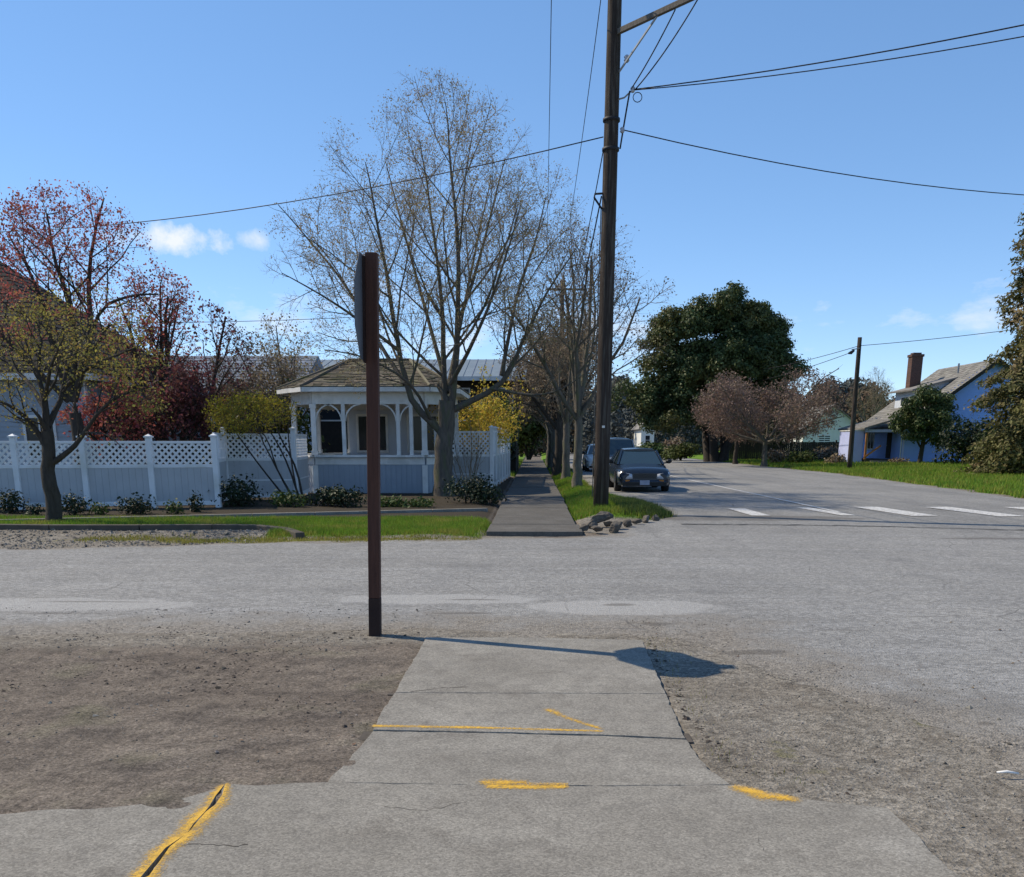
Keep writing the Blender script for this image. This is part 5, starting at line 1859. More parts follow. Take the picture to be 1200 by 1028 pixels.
# ------------------------------------------------------------------ sign post
sp = thing('sign_post', 'brown wooden post beside the near pavement with an octagonal sign seen edge on', 'sign', (-1.32, 7.75, 0))
x, y = -1.325, 7.745
rows = []
MB().box((x - .048, y - .048, -.2), (x + .048, y + .048, .34)).build('post_foot', M['charred'], sp, bevel=.006)
MB().box((x - .047, y - .047, .3405), (x + .047, y + .047, 3.0)).build('post', M['post'], sp, bevel=.006)
oc = []
zc, Rr = 2.60, .381 / math.cos(math.pi / 8)
for k in range(8):
    t = math.pi / 8 + k * math.pi / 4
    oc.append((y + Rr * math.cos(t), zc + Rr * math.sin(t)))
xs_ = x - .047
pl = MB().add([(xs_ - .022, a, b) for a, b in oc] + [(xs_ - .018, a, b) for a, b in oc], [tuple(range(8))[::-1], tuple(range(8, 16))] + [(i, (i + 1) % 8, 8 + (i + 1) % 8, 8 + i) for i in range(8)])
plo = pl.build('sign_plate', M['alu'], sp)
k_ = .95
MB().add([(xs_ - .0235, y + (a - y) * k_, zc + (b - zc) * k_) for a, b in oc], [tuple(range(8))[::-1]]).build('sign_face', M['red'], plo)
MB().box((xs_ - .0178, y - .06, 2.2), (xs_ + .0, y + .06, 2.97)).build('backing_board', M['charred'], sp)
for zz in (2.35, 2.85):
    MB().tube([(xs_ - .03, y, zz), (x + .06, y, zz)], .008, 6).build('bolt', M['steel'], sp)

sp.rotation_euler = (0, R(1.55), 0)          # the post stands a little out of plumb
# ------------------------------------------------------------------ utility poles and wires
def pole(name, label, base, top, r0, r1, m):
    o = thing(name, label, 'utility pole', base)
    b, t = Vector(base), Vector(top)
    b0 = b - Vector((0, 0, .3))
    pts = [b0.lerp(t, k / 8) for k in range(9)]
    MB().tube(pts, [r0 + (r1 - r0) * k / 8 for k in range(9)], 16).build('pole', m, o, smooth=True)
    return o


PB, PT = Vector((1.54, 21.75, .1)), Vector((1.60, 21.75, 12.0))
u1 = pole('utility_pole', 'tall dark utility pole standing in the grass island behind the rocks', PB, PT, .175, .135, M['pole'])
on = lambda z: PB.lerp(PT, (z - .1) / 11.9)
arm0 = on(9.62) + Vector((.1, -.12, 0))
arm1 = arm0 + Vector((1.55, -1.85, 0.0))
MB().beam(arm0 + Vector((-.15, .18, 0)), arm1, .08, .10).build('crossarm', M['pole2'], u1, bevel=.008)
MB().beam(on(11.3) + Vector((-1.3, -.2, 0)), on(11.3) + Vector((1.3, -.2, 0)), .1, .12).build('crossarm', M['pole2'], u1, bevel=.008)
MB().beam(on(8.9) + Vector((.12, -.1, 0)), arm0.lerp(arm1, .45), .03, .03).build('arm_brace', M['steel'], u1)
ins = Vector((1.98, 21.5, 8.53))
br = MB().tube([on(8.4), on(8.42) + Vector((.24, -.14, .0)), ins], .016, 6)
br.build('bracket', M['steel'], u1)


def insulator(parent, p, r=.05):
    pts = [p + Vector((0, 0, k * r * .55)) for k in range(-2, 3)]
    MB().tube(pts, [r * .5, r, r * .7, r, r * .5], 10).build('insulator', M['porcelain'], parent, smooth=True)


insulator(u1, ins)
insulator(u1, on(7.83) + Vector((.22, -.12, 0)))
insulator(u1, on(9.1) + Vector((.26, -.2, 0)), .06)
ringp = ins + Vector((.10, 0, -.14))
MB().tube([ringp + Vector((math.cos(t) * .09, 0, math.sin(t) * .09)) for t in [k * math.pi / 6 for k in range(13)]], .009, 5, False).build('wire_loop', M['wire'], u1)
hk = on(6.6) + Vector((-.17, -.05, 0))
MB().tube([hk + Vector((.05, 0, .06)), hk + Vector((-.14, 0, .05)), hk + Vector((-.15, 0, -.02)), hk + Vector((.0, 0, -.22)), hk + Vector((.06, 0, -.25))], .022, 6).build('guy_bracket', M['wire'], u1)
MB().tube([on(.4) + Vector((-.195, -.02, 0)), on(3) + Vector((-.19, -.02, 0)), on(6.4) + Vector((-.17, -.02, 0))], .012, 5).build('ground_wire', M['pole2'], u1)
MB().box((PB.x - .02, PB.y - .2, 1.9), (PB.x + .04, PB.y - .183, 1.95)).build('tag_plate', M['trim'], u1)
for zz in (8.05, 7.5):
    MB().tube([on(zz) + Vector((0, 0, -.03)), on(zz) + Vector((0, 0, .03))], 0.178, 16).build('band', M['wire'], u1, smooth=True)

u2 = pole('utility_pole', 'thin leaning utility pole on the verge before the bright blue house', (18.55, 56.9, .15), (18.5, 56.9, 7.35), .15, .115, M['pole'])
MB().tube([(18.5, 56.8, 6.75), (17.95, 56.4, 6.65)], .03, 6).build('bracket', M['steel'], u2)
MB().tube([(18.1, 56.5, 6.6), (17.9, 56.35, 6.48), (17.75, 56.3, 6.44)], [.06, .10, .05], 8).build('splice_case', M['wire'], u2)
u3 = pole('utility_pole', 'far utility pole with crossarm among the street tree crowns', (1.75, 62.5, 0), (1.75, 62.5, 11.3), .16, .12, M['pole'])
MB().beam((.7, 62.4, 10.75), (3.15, 62.4, 10.75), .1, .12).build('crossarm', M['pole2'], u3, bevel=.008)
for xx in (.75, 1.45, 2.3, 3.05): insulator(u3, Vector((xx, 62.4, 10.9)), .06)

NW = 0


def wire(label, a, b, sag, r=.011, seg=20):
    a, b = Vector(a), Vector(b)
    pts = []
    for k in range(seg + 1):
        t = k / seg
        p = a.lerp(b, t)
        p.z -= sag * 4 * t * (1 - t)
        pts.append(p)
    o = MB().tube(pts, r, 5).build('overhead_wire', M['wire'], None, smooth=True, org=a)
    return tag(o, label, 'wire')


wire('leftmost overhead wire running steeply down to the far pole crossarm', (.75, 62.4, 10.95), (.28, 18, 11.2), .75, .010)
wire('overhead wire running just left of the tall pole to the far pole', (1.45, 62.4, 10.95), (1.35, 16.6, 11.0), .9, .010)
w_a = arm0.lerp(arm1, .62) + Vector((0, 0, -.07))
w_b = arm0.lerp(arm1, .85) + Vector((0, 0, -.07))
wire('left one of two wires dropping from the raised crossarm to the insulator', w_a, ins + Vector((-.04, 0, 0)), .05, .013)
wire('right one of two wires dropping from the raised crossarm to the insulator', w_b, ins + Vector((.05, 0, 0)), .08, .013)
wire('upper strand of the paired service wires running off to the right', ins, (14.5, 14.0, 8.55), .28, .012)
wire('lower strand of the paired service wires running off to the right', ins + Vector((0, 0, -.01)), (14.5, 14.3, 8.42), .34, .010)
wire('single wire sloping down to the right from the middle of the tall pole', on(7.83) + Vector((.26, -.12, 0)), (26, 33, 9.6), .9, .012)
wire('long wire passing left behind the big bare tree from the tall pole', on(7.74) + Vector((-.16, 0, 0)), (-24, 34.5, 8.7), .75, .012)
wire('thick cable coming down the right side of the tall pole', ins + Vector((-.06, 0, -.02)), on(7.5) + Vector((.19, -.05, 0)), -.02, .018, 8)
wire('cable sloping away from the tall pole bracket toward the far pole', hk, (1.6, 62.3, 8.6), 1.3, .016)
wire('second cable leaving the tall pole lower toward the far pole', on(7.5) + Vector((-.15, .05, 0)), (1.62, 62.3, 9.3), 1.2, .012)
wire('low wire crossing behind the dark red plum trees', (-26, 40, 6.55), (-4.5, 46, 7.4), .35, .012)
wire('upper wire from the thin leaning pole running off to the right', (18.5, 56.9, 6.9), (34, 50, 8.55), .25, .016)
wire('upper wire from the thin leaning pole going left to the evergreen', (18.5, 56.9, 6.9), (16.5, 100, 8.2), .5, .018)
wire('lower wire from the splice on the thin leaning pole', (17.75, 56.3, 6.44), (17.0, 104, 7.2), .6, .018)

q = P(1180, 907, .03)
tag(MB().tube([q + Vector((-.045, .01, .004)), q + Vector((0, 0, .012)), q + Vector((.05, -.012, .006))], [.005, .007, .005], 6).build('stick', M['trim'], None, smooth=True, org=q), 'short pale stick lying on the gravel at the right edge', 'stick')

# ------------------------------------------------------------------ rocks at the foot of the pole
GR = 'rocks edging the grass island'
rk = random.Random(12)


def rock(p, s, label, seed):
    r = random.Random(seed)
    bm = bmesh.new()
    bmesh.ops.create_icosphere(bm, subdivisions=3, radius=1)
    off = [Vector((r.gauss(0, 1), r.gauss(0, 1), r.gauss(0, 1))).normalized() for _ in range(12)]
    cut = [r.uniform(.45, .8) for _ in off]
    for v in bm.verts:
        q = v.co.copy()
        for o_, c in zip(off, cut):
            d_ = q.dot(o_)
            if d_ > c: q -= o_ * (d_ - c) * 1.0
        q += Vector((r.gauss(0, .03), r.gauss(0, .03), r.gauss(0, .03)))
        v.co = Vector((q.x * s[0], q.y * s[1], q.z * s[2]))
    me = bpy.data.meshes.new('rock')
    bm.to_mesh(me)
    bm.free()
    me.materials.append(M['rock'])
    o = bpy.data.objects.new('rock', me)
    C.objects.link(o)
    o.location = p
    o.rotation_euler = (0, 0, r.uniform(0, 6))
    tag(o, label, 'rock', GR)


spots = [(694, 618), (712, 617), (724, 619), (735, 617), (746, 614), (757, 612), (768, 610), (700, 624), (684, 622), (720, 623)]
RL = ['small grey rock in front of the tall pole, left of the largest rock', 'small grey rock right below the largest rock', 'third rock from the pavement in the row along the street edge', 'middle rock of the row along the street edge of the grass island',
      'fifth rock from the pavement in the row along the street edge', 'second rock from the right end of the row edging the grass island', 'rightmost rock of the row edging the grass island', 'rock lying foremost on the asphalt left of the row',
      'rock touching the corner of the far pavement', 'small rock lying on the asphalt below the row, in front of the others']
for i, (a, b) in enumerate(spots):
    p = P(a, b, .03)
    rock(p + Vector((0, 0, .06)), (rk.uniform(.12, .19), rk.uniform(.08, .13), rk.uniform(.06, .11)), RL[i], 100 + i)
rock(P(705, 612, .1) + Vector((0, 0, .08)), (.24, .17, .13), 'largest grey rock leaning against the foot of the tall utility pole', 99)


# ------------------------------------------------------------------ trees
def pts3(lst):
    return [PD(x, y, d) for x, y, d in lst]


# the big bare tree
t = thing('bare_tree', 'big bare tree with many upswept limbs in front of the gazebo', 'tree', (-2.62, 28.4, 0))
T = Tree(11)
cfg = dict(K=[6, 6, 5, 4, 3], n=[9, 8, 6, 4], wob=[.05, .07, .09, .12, .14], trop=[.06, .05, .035, .02, .01], ang=[.72, .75, .78, .8], lr=[.42, .5, .55, .6], rr=[.5, .52, .55, .6], rmin=.0085,
           grp=['limb', 'limb', 'twig', 'twig', 'twig'], env=(-2.9, 28.4, 5.9, 5.0, 3.9, 5.3), min=.16)
T.limb(pts3([(521, 592, 28.4), (520, 552, 28.4), (521, 512, 28.4), (524, 470, 28.4)]), .31, .24, cfg, 1, 'trunk', t0=.95)
for q in list(T.ch['trunk'].values())[0][:1]:
    q[1][0] *= 1.5; q[1][1] *= 1.22; q[1][2] *= 1.08
LB = [
    ([(516, 505, 28.4), (482, 468, 28.2), (466, 400, 28.0), (452, 320, 27.7), (440, 250, 27.5), (428, 190, 27.4)], 0.124, 12),
    ([(520, 485, 28.4), (520, 430, 28.6), (517, 350, 28.8), (505, 250, 29.1), (492, 165, 29.3)], 0.118, 12),
    ([(528, 480, 28.4), (536, 410, 28.2), (537, 310, 28.0), (530, 210, 27.9), (522, 120, 27.9)], 0.124, 14),
    ([(532, 480, 28.4), (588, 448, 28.2), (610, 405, 28.0), (640, 345, 27.8), (676, 290, 27.6)], 0.105, 12),
    ([(575, 455, 28.2), (625, 463, 27.6), (660, 455, 27.0), (692, 432, 26.6)], 0.050, 7),
    ([(474, 450, 28.1), (440, 395, 28.9), (405, 335, 29.4), (365, 285, 29.8), (326, 240, 30.0)], 0.074, 11),
    ([(466, 410, 28.0), (420, 375, 27.2), (375, 345, 26.6), (330, 320, 26.2)], 0.056, 8),
    ([(537, 380, 28.2), (560, 310, 28.8), (578, 240, 29.3), (592, 185, 29.6)], 0.068, 10),
    ([(520, 440, 28.6), (495, 350, 29.8), (470, 260, 30.6), (452, 190, 31.0)], 0.074, 10),
    ([(528, 450, 28.3), (560, 390, 27.0), (590, 310, 26.2), (610, 240, 25.8)], 0.074, 10),
    ([(588, 440, 28.2), (605, 350, 28.9), (625, 290, 29.4), (640, 230, 29.8)], 0.068, 9),
    ([(524, 460, 28.5), (540, 380, 30.0), (560, 280, 31.2), (575, 210, 31.8)], 0.074, 9),
    ([(505, 492, 28.3), (480, 450, 27.0), (430, 420, 26.0), (380, 410, 25.4)], 0.056, 7),
]
for p_, r_, n_ in LB:
    T.limb(pts3(p_), r_, .011, cfg, n_, 'limb', t0=.2)
T.mesh('trunk', 'trunk', 14, M['bark_big'], t)
T.mesh('limb', 'limb', 7, M['bark_big'], t)
T.mesh('twigs', 'twig', 3, M['twig'], t)
leaf_mesh('buds', tip_cloud(T.tips, 4, .08), .024, M['bud'], t, kind='stuff', elong=2.3)
print('big tips', len(T.tips))


def bare_tree(label, base, h, trunk_h, r0, cr, seed, group=None, lean=(0, 0), m_trunk='bark', m_twig='twig', leaf=None, per=2, lsize=.04, limbs=7, lspread=.08, rmin=.007, ang0=.6, dens=1.0, cat='tree', name='street_tree', zoff=None, up=1.0, lmul=1.0):
    t = thing(name, label, cat, base, group)
    T = Tree(seed)
    b = Vector(base)
    zc = (h + trunk_h) / 2 + (zoff or 0)
    cfg = dict(K=[6, 5, 4, 3], n=[9 * dens, 8 * dens, 6 * dens], wob=[.09, .11, .14, .17], trop=[.06 * up, .06 * up, .05 * up, .04 * up], ang=[.75, .8, .85], lr=[.5, .55, .6], rr=[.5, .52, .55], rmin=rmin,
               grp=['limb', 'limb', 'twig', 'twig'], env=(b.x + lean[0] * h, b.y + lean[1] * h, b.z + zc, cr, cr, (h - trunk_h) / 2 + .4), min=.15)
    top = b + Vector((lean[0] * trunk_h, lean[1] * trunk_h, trunk_h))
    T.limb([b - Vector((0, 0, .15)), b.lerp(top, .3), b.lerp(top, .62) + Vector((T.r.gauss(0, .03), 0, 0)), top], r0, r0 * .72, cfg, 1, 'trunk', t0=.95, smooth=4)
    # root flare
    c = T.ch['trunk'][max(T.ch['trunk'])][0]
    c[1][0] *= 1.45; c[1][1] *= 1.3; c[1][2] *= 1.12
    for i in range(limbs):
        a = i * 2.4 + T.r.uniform(-.3, .3)
        th = min(1.28, ang0 * T.r.uniform(.45, 1.25)) if i else .12
        L = (h - trunk_h) * lmul * (1.0 - .25 * th) * T.r.uniform(.8, 1.05)
        d = Vector((math.cos(a) * math.sin(th), math.sin(a) * math.sin(th), math.cos(th)))
        if i == 0: L /= lmul ** 1.6
        s = top - Vector((0, 0, T.r.uniform(0, trunk_h * .18)))
        T.grow(s, d, L, r0 * .5 * T.r.uniform(.7, 1.1), 0, cfg)
    T.mesh('trunk', 'trunk', 10, M[m_trunk], t)
    T.mesh('limb', 'limb', 5, M[m_trunk], t)
    T.mesh('twigs', 'twig', 3, M[m_twig], t)
    if leaf:
        leaf_mesh('foliage', tip_cloud(T.tips, per, lspread), lsize, M[leaf], t, kind='stuff')
    return t


ROW = 'bare street trees along the far pavement'
bare_tree('nearest bare street tree right of the far pavement, beside the tall pole', (1.44, 31.4, .12), 8.3, 2.5, .17, 3.2, 21, ROW, rmin=.010, leaf='leaf_brown', per=1, lsize=.045, limbs=7, dens=.85)
bare_tree('second bare street tree along the far pavement, just behind the nearest one', (1.34, 39.3, .12), 7.0, 2.4, .18, 2.9, 22, ROW, rmin=.010, leaf='leaf_brown', per=2, lsize=.055, dens=.85)
bare_tree('third bare street tree along the far pavement with a dark trunk', (1.12, 44.5, .12), 6.8, 2.4, .22, 2.9, 23, ROW, rmin=.010, m_trunk='bark_dark', leaf='leaf_brown', per=3, lsize=.06)
k4 = bare_tree('fourth bare street tree along the far pavement', (1.15, 51.0, .12), 6.6, 2.3, .18, 2.8, 24, ROW, rmin=.010, leaf='leaf_brown', per=2, lsize=.07)
for yy, lb in ((58.0, 'fifth bare street tree along the far pavement'), (65.5, 'sixth bare street tree along the far pavement, second furthest'), (74, 'furthest bare street tree along the far pavement')):
    c = copy_tree(k4, None, Vector((random.uniform(-.15, .1), yy - 51.0, 0)))
    c.rotation_euler = (0, 0, yy)
    c['label'] = lb
# shorter pinkish crowned tree behind the row
bare_tree('bare pinkish tree standing in the yards beyond the far end of the pavement', (-1.9, 78, 0), 7.5, 2.2, .2, 4.2, 25, None, m_twig='twig_red', leaf='leaf_brown', per=2, lsize=.12, rmin=.014, name='bare_tree')

# foreground small tree with yellow green young leaves
t = thing('street_tree', 'small crooked street tree with yellow green young leaves before the white fence', 'tree', (-9.55, 18.75, 0))
T = Tree(31)
cfg = dict(K=[6, 5, 4, 3], n=[6, 5, 4], wob=[.1, .15, .18, .2], trop=[.05, .03, .02, .0], ang=[.8, .85, .9], lr=[.5, .55, .6], rr=[.5, .5, .5], rmin=.006, grp=['limb', 'limb', 'twig', 'twig'],
           env=(-9.0, 18.8, 3.1, 2.7, 2.2, 1.75), min=.12)
D = 18.75
c_ = [(64, 620, D), (63, 600, D), (59, 570, D), (57, 540, D), (55, 505, D)]
T.limb(pts3(c_), .17, .115, cfg, 1, 'trunk', t0=.97)
for q in list(T.ch['trunk'].values())[0][:1]:
    q[1][0] *= 1.4; q[1][1] *= 1.2
for p_, r_, n_ in [
    ([(57, 530, D), (40, 500, D - .1), (10, 475, D - .3), (-25, 462, D - .5)], .075, 8),
    ([(62, 542, D), (88, 522, D - .1), (112, 488, D - .2), (138, 465, D - .3), (170, 455, D - .4)], .065, 9),
    ([(55, 507, D), (52, 470, D), (44, 435, D + .1), (48, 400, D + .2), (40, 370, D + .3)], .085, 10),
    ([(56, 500, D), (70, 470, D + .4), (78, 435, D + .6), (95, 400, D + .8), (110, 365, D + 1)], .07, 9),
    ([(54, 480, D), (30, 445, D + .7), (5, 420, D + 1.2), (-10, 385, D + 1.4)], .06, 8),
    ([(75, 455, D + .5), (105, 430, D), (140, 415, D - .3), (165, 405, D - .5)], .045, 7),
    ([(52, 470, D), (60, 430, D - .8), (75, 395, D - 1.2)], .05, 7)]:
    T.limb(pts3(p_), r_, .012, cfg, n_, 'limb', t0=.25)
T.mesh('trunk', 'trunk', 12, M['bark_dark'], t)
T.mesh('limb', 'limb', 7, M['bark_dark'], t)
T.mesh('twigs', 'twig', 3, M['bark_dark'], t)
leaf_mesh('foliage', tip_cloud(T.tips, 5, .09), .034, M['leaf_yg'], t, kind='stuff')
print('yg tips', len(T.tips))

# red leaved plum in front of the dark roof
t = thing('plum_tree', 'tall red leaved plum tree before the dark roof at left', 'tree', (-13.2, 27.5, 0))
T = Tree(41)
D = 27.5
cfg = dict(K=[6, 5, 4, 3], n=[6, 5, 5], wob=[.1, .15, .18, .2], trop=[.05, .05, .04, .03], ang=[.75, .8, .85], lr=[.45, .5, .55], rr=[.5, .5, .5], rmin=.008, grp=['limb', 'limb', 'twig', 'twig'],
           env=(-13.3, 27.6, 5.2, 3.3, 2.8, 3.3), min=.14)
T.limb([(-13.0, D, -.1), (-13.0, D, .3), (-13.0, D, 1.3), (-13.05, D, 2.4)], .22, .17, cfg, 1, 'trunk', t0=.97)
for p_, r_, n_ in [
    ([(80, 470, D), (60, 400, D), (40, 330, D - .2), (10, 275, D - .4)], .11, 9),
    ([(82, 470, D), (88, 390, D - .3), (66, 310, D - .5), (55, 250, D - .6)], .12, 10),
    ([(86, 470, D), (105, 400, D), (104, 340, D + .2), (110, 280, D + .3), (122, 232, D + .4)], .12, 10),
    ([(88, 460, D), (115, 370, D - .6), (150, 348, D - 1.0), (185, 345, D - 1.2)], .07, 6),
    ([(80, 470, D), (40, 430, D - .8), (0, 390, D - 1.4), (-40, 340, D - 1.6)], .09, 8),
    ([(84, 465, D), (70, 400, D + 1.2), (40, 330, D + 2), (20, 280, D + 2.4)], .10, 8),
    ([(86, 460, D), (110, 410, D - 1.0), (130, 380, D - 1.6), (140, 400, D - 1.9)], .07, 7)]:
    T.limb(pts3(p_), r_, .018, cfg, n_, 'limb', t0=.3)
T.mesh('trunk', 'trunk', 10, M['bark_dark'], t)
T.mesh('limb', 'limb', 6, M['bark_dark'], t)
T.mesh('twigs', 'twig', 3, M['bark_dark'], t)
leaf_mesh('foliage', tip_cloud(T.tips, 7, .11), .046, M['leaf_red'], t, kind='stuff')
print('plum tips', len(T.tips))

bare_tree('sparser plum tree with thin red leaves right of the tall red plum', PD(186, 470, 33).xy.to_3d(), 7.0, 2.6, .2, 2.3, 43, None, m_trunk='bark_dark', m_twig='bark_dark', leaf='leaf_red', per=2, lsize=.06, name='plum_tree', limbs=7, ang0=.7, dens=.78)
bare_tree('dense dark red plum tree in front of the pale grey house', PD(238, 470, 36).xy.to_3d(), 6.3, 1.5, .2, 2.1, 44, None, m_trunk='bark_dark', m_twig='bark_dark', leaf='leaf_darkred', per=2, lsize=.075, name='plum_tree', limbs=6, ang0=.8, dens=.75)
bare_tree('low dark red plum tree behind the white fence near the yellow shrub', PD(205, 480, 31).xy.to_3d(), 4.0, 1.0, .16, 2.0, 45, None, m_trunk='bark_dark', m_twig='bark_dark', leaf='leaf_darkred', per=2, lsize=.075, name='plum_tree', limbs=8, ang0=.9)
bare_tree('low red plum tree right behind the white fence with glowing red leaves', PD(128, 480, 29).xy.to_3d(), 3.6, 1.3, .15, 1.6, 46, None, m_trunk='bark_dark', m_twig='bark_dark', leaf='leaf_red', per=2, lsize=.07, name='plum_tree', limbs=7, ang0=.9)
bare_tree('thin bare tree with brown buds behind the gazebo roof at left', PD(335, 470, 40).xy.to_3d(), 6.6, 2.0, .15, 2.3, 47, None, leaf='bud', per=1, lsize=.06, name='bare_tree', ang0=.8)
bare_tree('small bare tree rising between the pale grey house and the gazebo', PD(300, 470, 38).xy.to_3d(), 5.6, 1.6, .13, 1.8, 48, None, leaf='leaf_brown', per=2, lsize=.07, name='bare_tree', ang0=.8)

# yellow shrub on bare stems
t = thing('yellow_shrub', 'yellow green flowering shrub on bare leaning stems beside the gazebo', 'shrub', (-6.5, 25.6, 0))
T = Tree(51)
D = 25.6
cfg = dict(K=[5, 4, 3, 3], n=[7, 6, 4], wob=[.1, .14, .16, .18], trop=[.04, .03, .02, 0], ang=[.8, .85, .9], lr=[.5, .55, .6], rr=[.5, .5, .5], rmin=.006, grp=['limb', 'limb', 'twig', 'twig'],
           env=(-7.4, 25.6, 2.15, 1.35, 1.2, .72), min=.08)
for p_, r_, n_ in [
    ([(352, 588, D), (335, 540, D), (312, 500, D), (285, 478, D)], .035, 8), ([(346, 588, D), (322, 545, D + .2), (305, 510, D + .4), (300, 475, D + .5)], .035, 8),
    ([(356, 588, D), (345, 545, D - .2), (325, 505, D - .4), (320, 475, D - .5)], .04, 8), ([(338, 588, D), (300, 540, D - .3), (275, 505, D - .6), (262, 485, D - .7)], .03, 8),
    ([(350, 588, D), (340, 530, D + .4), (338, 495, D + .7), (345, 470, D + .9)], .03, 8), ([(345, 588, D), (325, 550, D), (310, 510, D - .8), (280, 490, D - 1.0)], .03, 8)]:
    T.limb(pts3(p_), r_, .008, cfg, n_, 'limb', t0=.62)
T.mesh('stem', 'limb', 6, M['bark_dark'], t)
T.mesh('twigs', 'twig', 3, M['bark_dark'], t)
leaf_mesh('foliage', tip_cloud(T.tips, 6, .09), .036, M['leaf_yellow'], t, kind='stuff')
print('shrub tips', len(T.tips))


def shrub(name, label, clumps, per, size, m, base=None, stems=4, group=None, cat='shrub', hollow=.45, seed=0, elong=1.5, sm='bark_dark', droop=0.0):
    if base is None:
        base = (sum(c[0] for c in clumps) / len(clumps), sum(c[1] for c in clumps) / len(clumps), 0)
    t = thing(name, label, cat, base, group)
    r = random.Random(seed)
    mb = MB()
    b = Vector(base)
    for c in clumps[:max(1, stems)]:
        q = Vector(c[:3])
        mb.tube([b + Vector((r.gauss(0, .05), r.gauss(0, .05), -.05)), b.lerp(q, .5) + Vector((r.gauss(0, .08), r.gauss(0, .08), 0)), q], [max(.012, c[3] * .06), max(.01, c[3] * .045), .008], 6)
    mb.build('stem', M[sm], t, smooth=True)
    p, n = clump_cloud(clumps, per, hollow)
    p[:, 2] = np.maximum(p[:, 2], .02)
    leaf_mesh('foliage', p, size, M[m], t, kind='stuff', outward=n, elong=elong, droop=droop)
    return t


rs = random.Random(77)
BED = 'low shrubs in the bed at the foot of the white fence'
bed = [(12, 604, .42, .50, 'leaf_dark', 'dark rounded shrub at the left edge of the fence bed'), (42, 606, .2, .25, 'leaf_dark', 'small dark shrub left of the small street tree trunk'),
       (88, 606, .38, .42, 'leaf_dark', 'dark shrub right behind the small street tree trunk'), (116, 606, .2, .3, 'leaf_mid', 'small thin green shrub at the second fence post in view'),
       (158, 605, .42, .40, 'leaf_dark', 'wide dark shrub below the middle fence bay'), (205, 605, .2, .3, 'leaf_mid', 'sparse leggy plant under the lattice fence bay'),
       (232, 602, .22, .42, 'leaf_dark', 'small upright dark shrub just left of the fence corner post')]
for i, (a, b, w_, h_, m_, lb) in enumerate(bed):
    p = P(a, b, 0)
    p = Vector((p.x, min(p.y, 21.6), 0))
    cl = [(p.x + rs.uniform(-.5, .5) * w_, p.y + rs.uniform(-.3, .3) * w_, h_ * rs.uniform(.45, .75), w_ * .8, w_ * .7, h_ * .55) for _ in range(5)]
    shrub('bed_shrub', lb, cl, 1500, .045, m_, (p.x, p.y, 0), 4, BED, seed=i, hollow=.3)
for i, (a, b, w_, h_, m_, lb, gp) in enumerate([
    (285, 596, .75, .75, 'leaf_dark', 'broad dark shrub before the set back fence, right of the fence corner post', BED), (335, 597, .5, .42, 'leaf_mid', 'low green plant beneath the yellow shrub stems', BED),
    (375, 596, .6, .5, 'leaf_dark', 'dark leafy clump below the left end of the gazebo wall', BED), (408, 597, .55, .5, 'leaf_dark', 'dark leafy clump just left of the wooden sign post, below the gazebo wall', BED),
    (462, 597, .5, .3, 'leaf_mid', 'low bright green clump below the gazebo wall, right of the sign post', BED), (492, 597, .5, .26, 'leaf_mid', 'low bright green clump left of the big tree trunk', BED),
    (548, 592, .75, .7, 'leaf_dark', 'very dark rounded shrub right of the big tree trunk', BED), (572, 594, .5, .5, 'leaf_dark', 'dark shrub at the corner of the far pavement', BED)]):
    p = P(a, b, 0)
    cl = [(p.x + rs.uniform(-.6, .6) * w_, p.y + rs.uniform(-.2, .6) * w_, h_ * rs.uniform(.4, .7), w_ * .62, w_ * .6, h_ * .5) for _ in range(5)]
    shrub('bed_shrub', lb, cl, 1300, .055, m_, (p.x, p.y + .1, 0), 4, gp, seed=20 + i, hollow=.3)

# bare twiggy bush before the corner fence
t = thing('bare_shrub', 'bare multi stemmed shrub in front of the corner lattice fence', 'shrub', (-2.15, 31.6, 0))
T = Tree(61)
cfg = dict(K=[5, 4, 3], n=[5, 4], wob=[.06, .1, .12], trop=[.05, .05, .03], ang=[.45, .6], lr=[.45, .5], rr=[.6, .6], rmin=.006, grp=['limb', 'twig', 'twig'], min=.08)
for i in range(9):
    a = T.r.uniform(0, 6.28)
    T.grow(Vector((-2.15 + T.r.gauss(0, .12), 31.6 + T.r.gauss(0, .12), 0)), norm(Vector((math.cos(a) * .3, math.sin(a) * .3, 1))), T.r.uniform(1.5, 2.2), .018, 0, cfg)
T.mesh('stem', 'limb', 5, M['twig'], t)
T.mesh('twigs', 'twig', 3, M['twig'], t)

# forsythia behind the fence
t = thing('forsythia', 'golden yellow flowering forsythia behind the corner fence', 'shrub', (-2.3, 36.5, 0))
T = Tree(62)
cfg = dict(K=[6, 4, 3], n=[8, 4], wob=[.08, .1, .12], trop=[-.03, -.05, -.08], ang=[.5, .6], lr=[.4, .5], rr=[.5, .6], rmin=.006, grp=['limb', 'twig', 'twig'], min=.08)
for i in range(24):
    a = T.r.uniform(0, 6.28)
    k = T.r.uniform(.1, .55)
    T.grow(Vector((-2.3 + T.r.gauss(0, .2), 36.5 + T.r.gauss(0, .2), 0)), norm(Vector((math.cos(a) * k, math.sin(a) * k, 1))), T.r.uniform(2.4, 3.5), .02, 0, cfg)
T.mesh('stem', 'limb', 4, M['twig'], t)
tp = [c for c in T.tips if c[0].z > 1.5]
leaf_mesh('flowers', tip_cloud(tp, 7, .13), .06, M['forsythia'], t, kind='stuff')
shrub('laurel_shrub', 'green shrub beside the golden forsythia along the far pavement', [(-1.6, 41.5, 2.6, 1.0, 1.2, 1.0), (-1.9, 43, 2.2, 1.0, 1.2, 1.2), (-1.5, 45.5, 2.4, .9, 1.3, 1.1)], 420, .13, 'leaf_hedge', (-1.8, 43.5, 0), 3, seed=3)
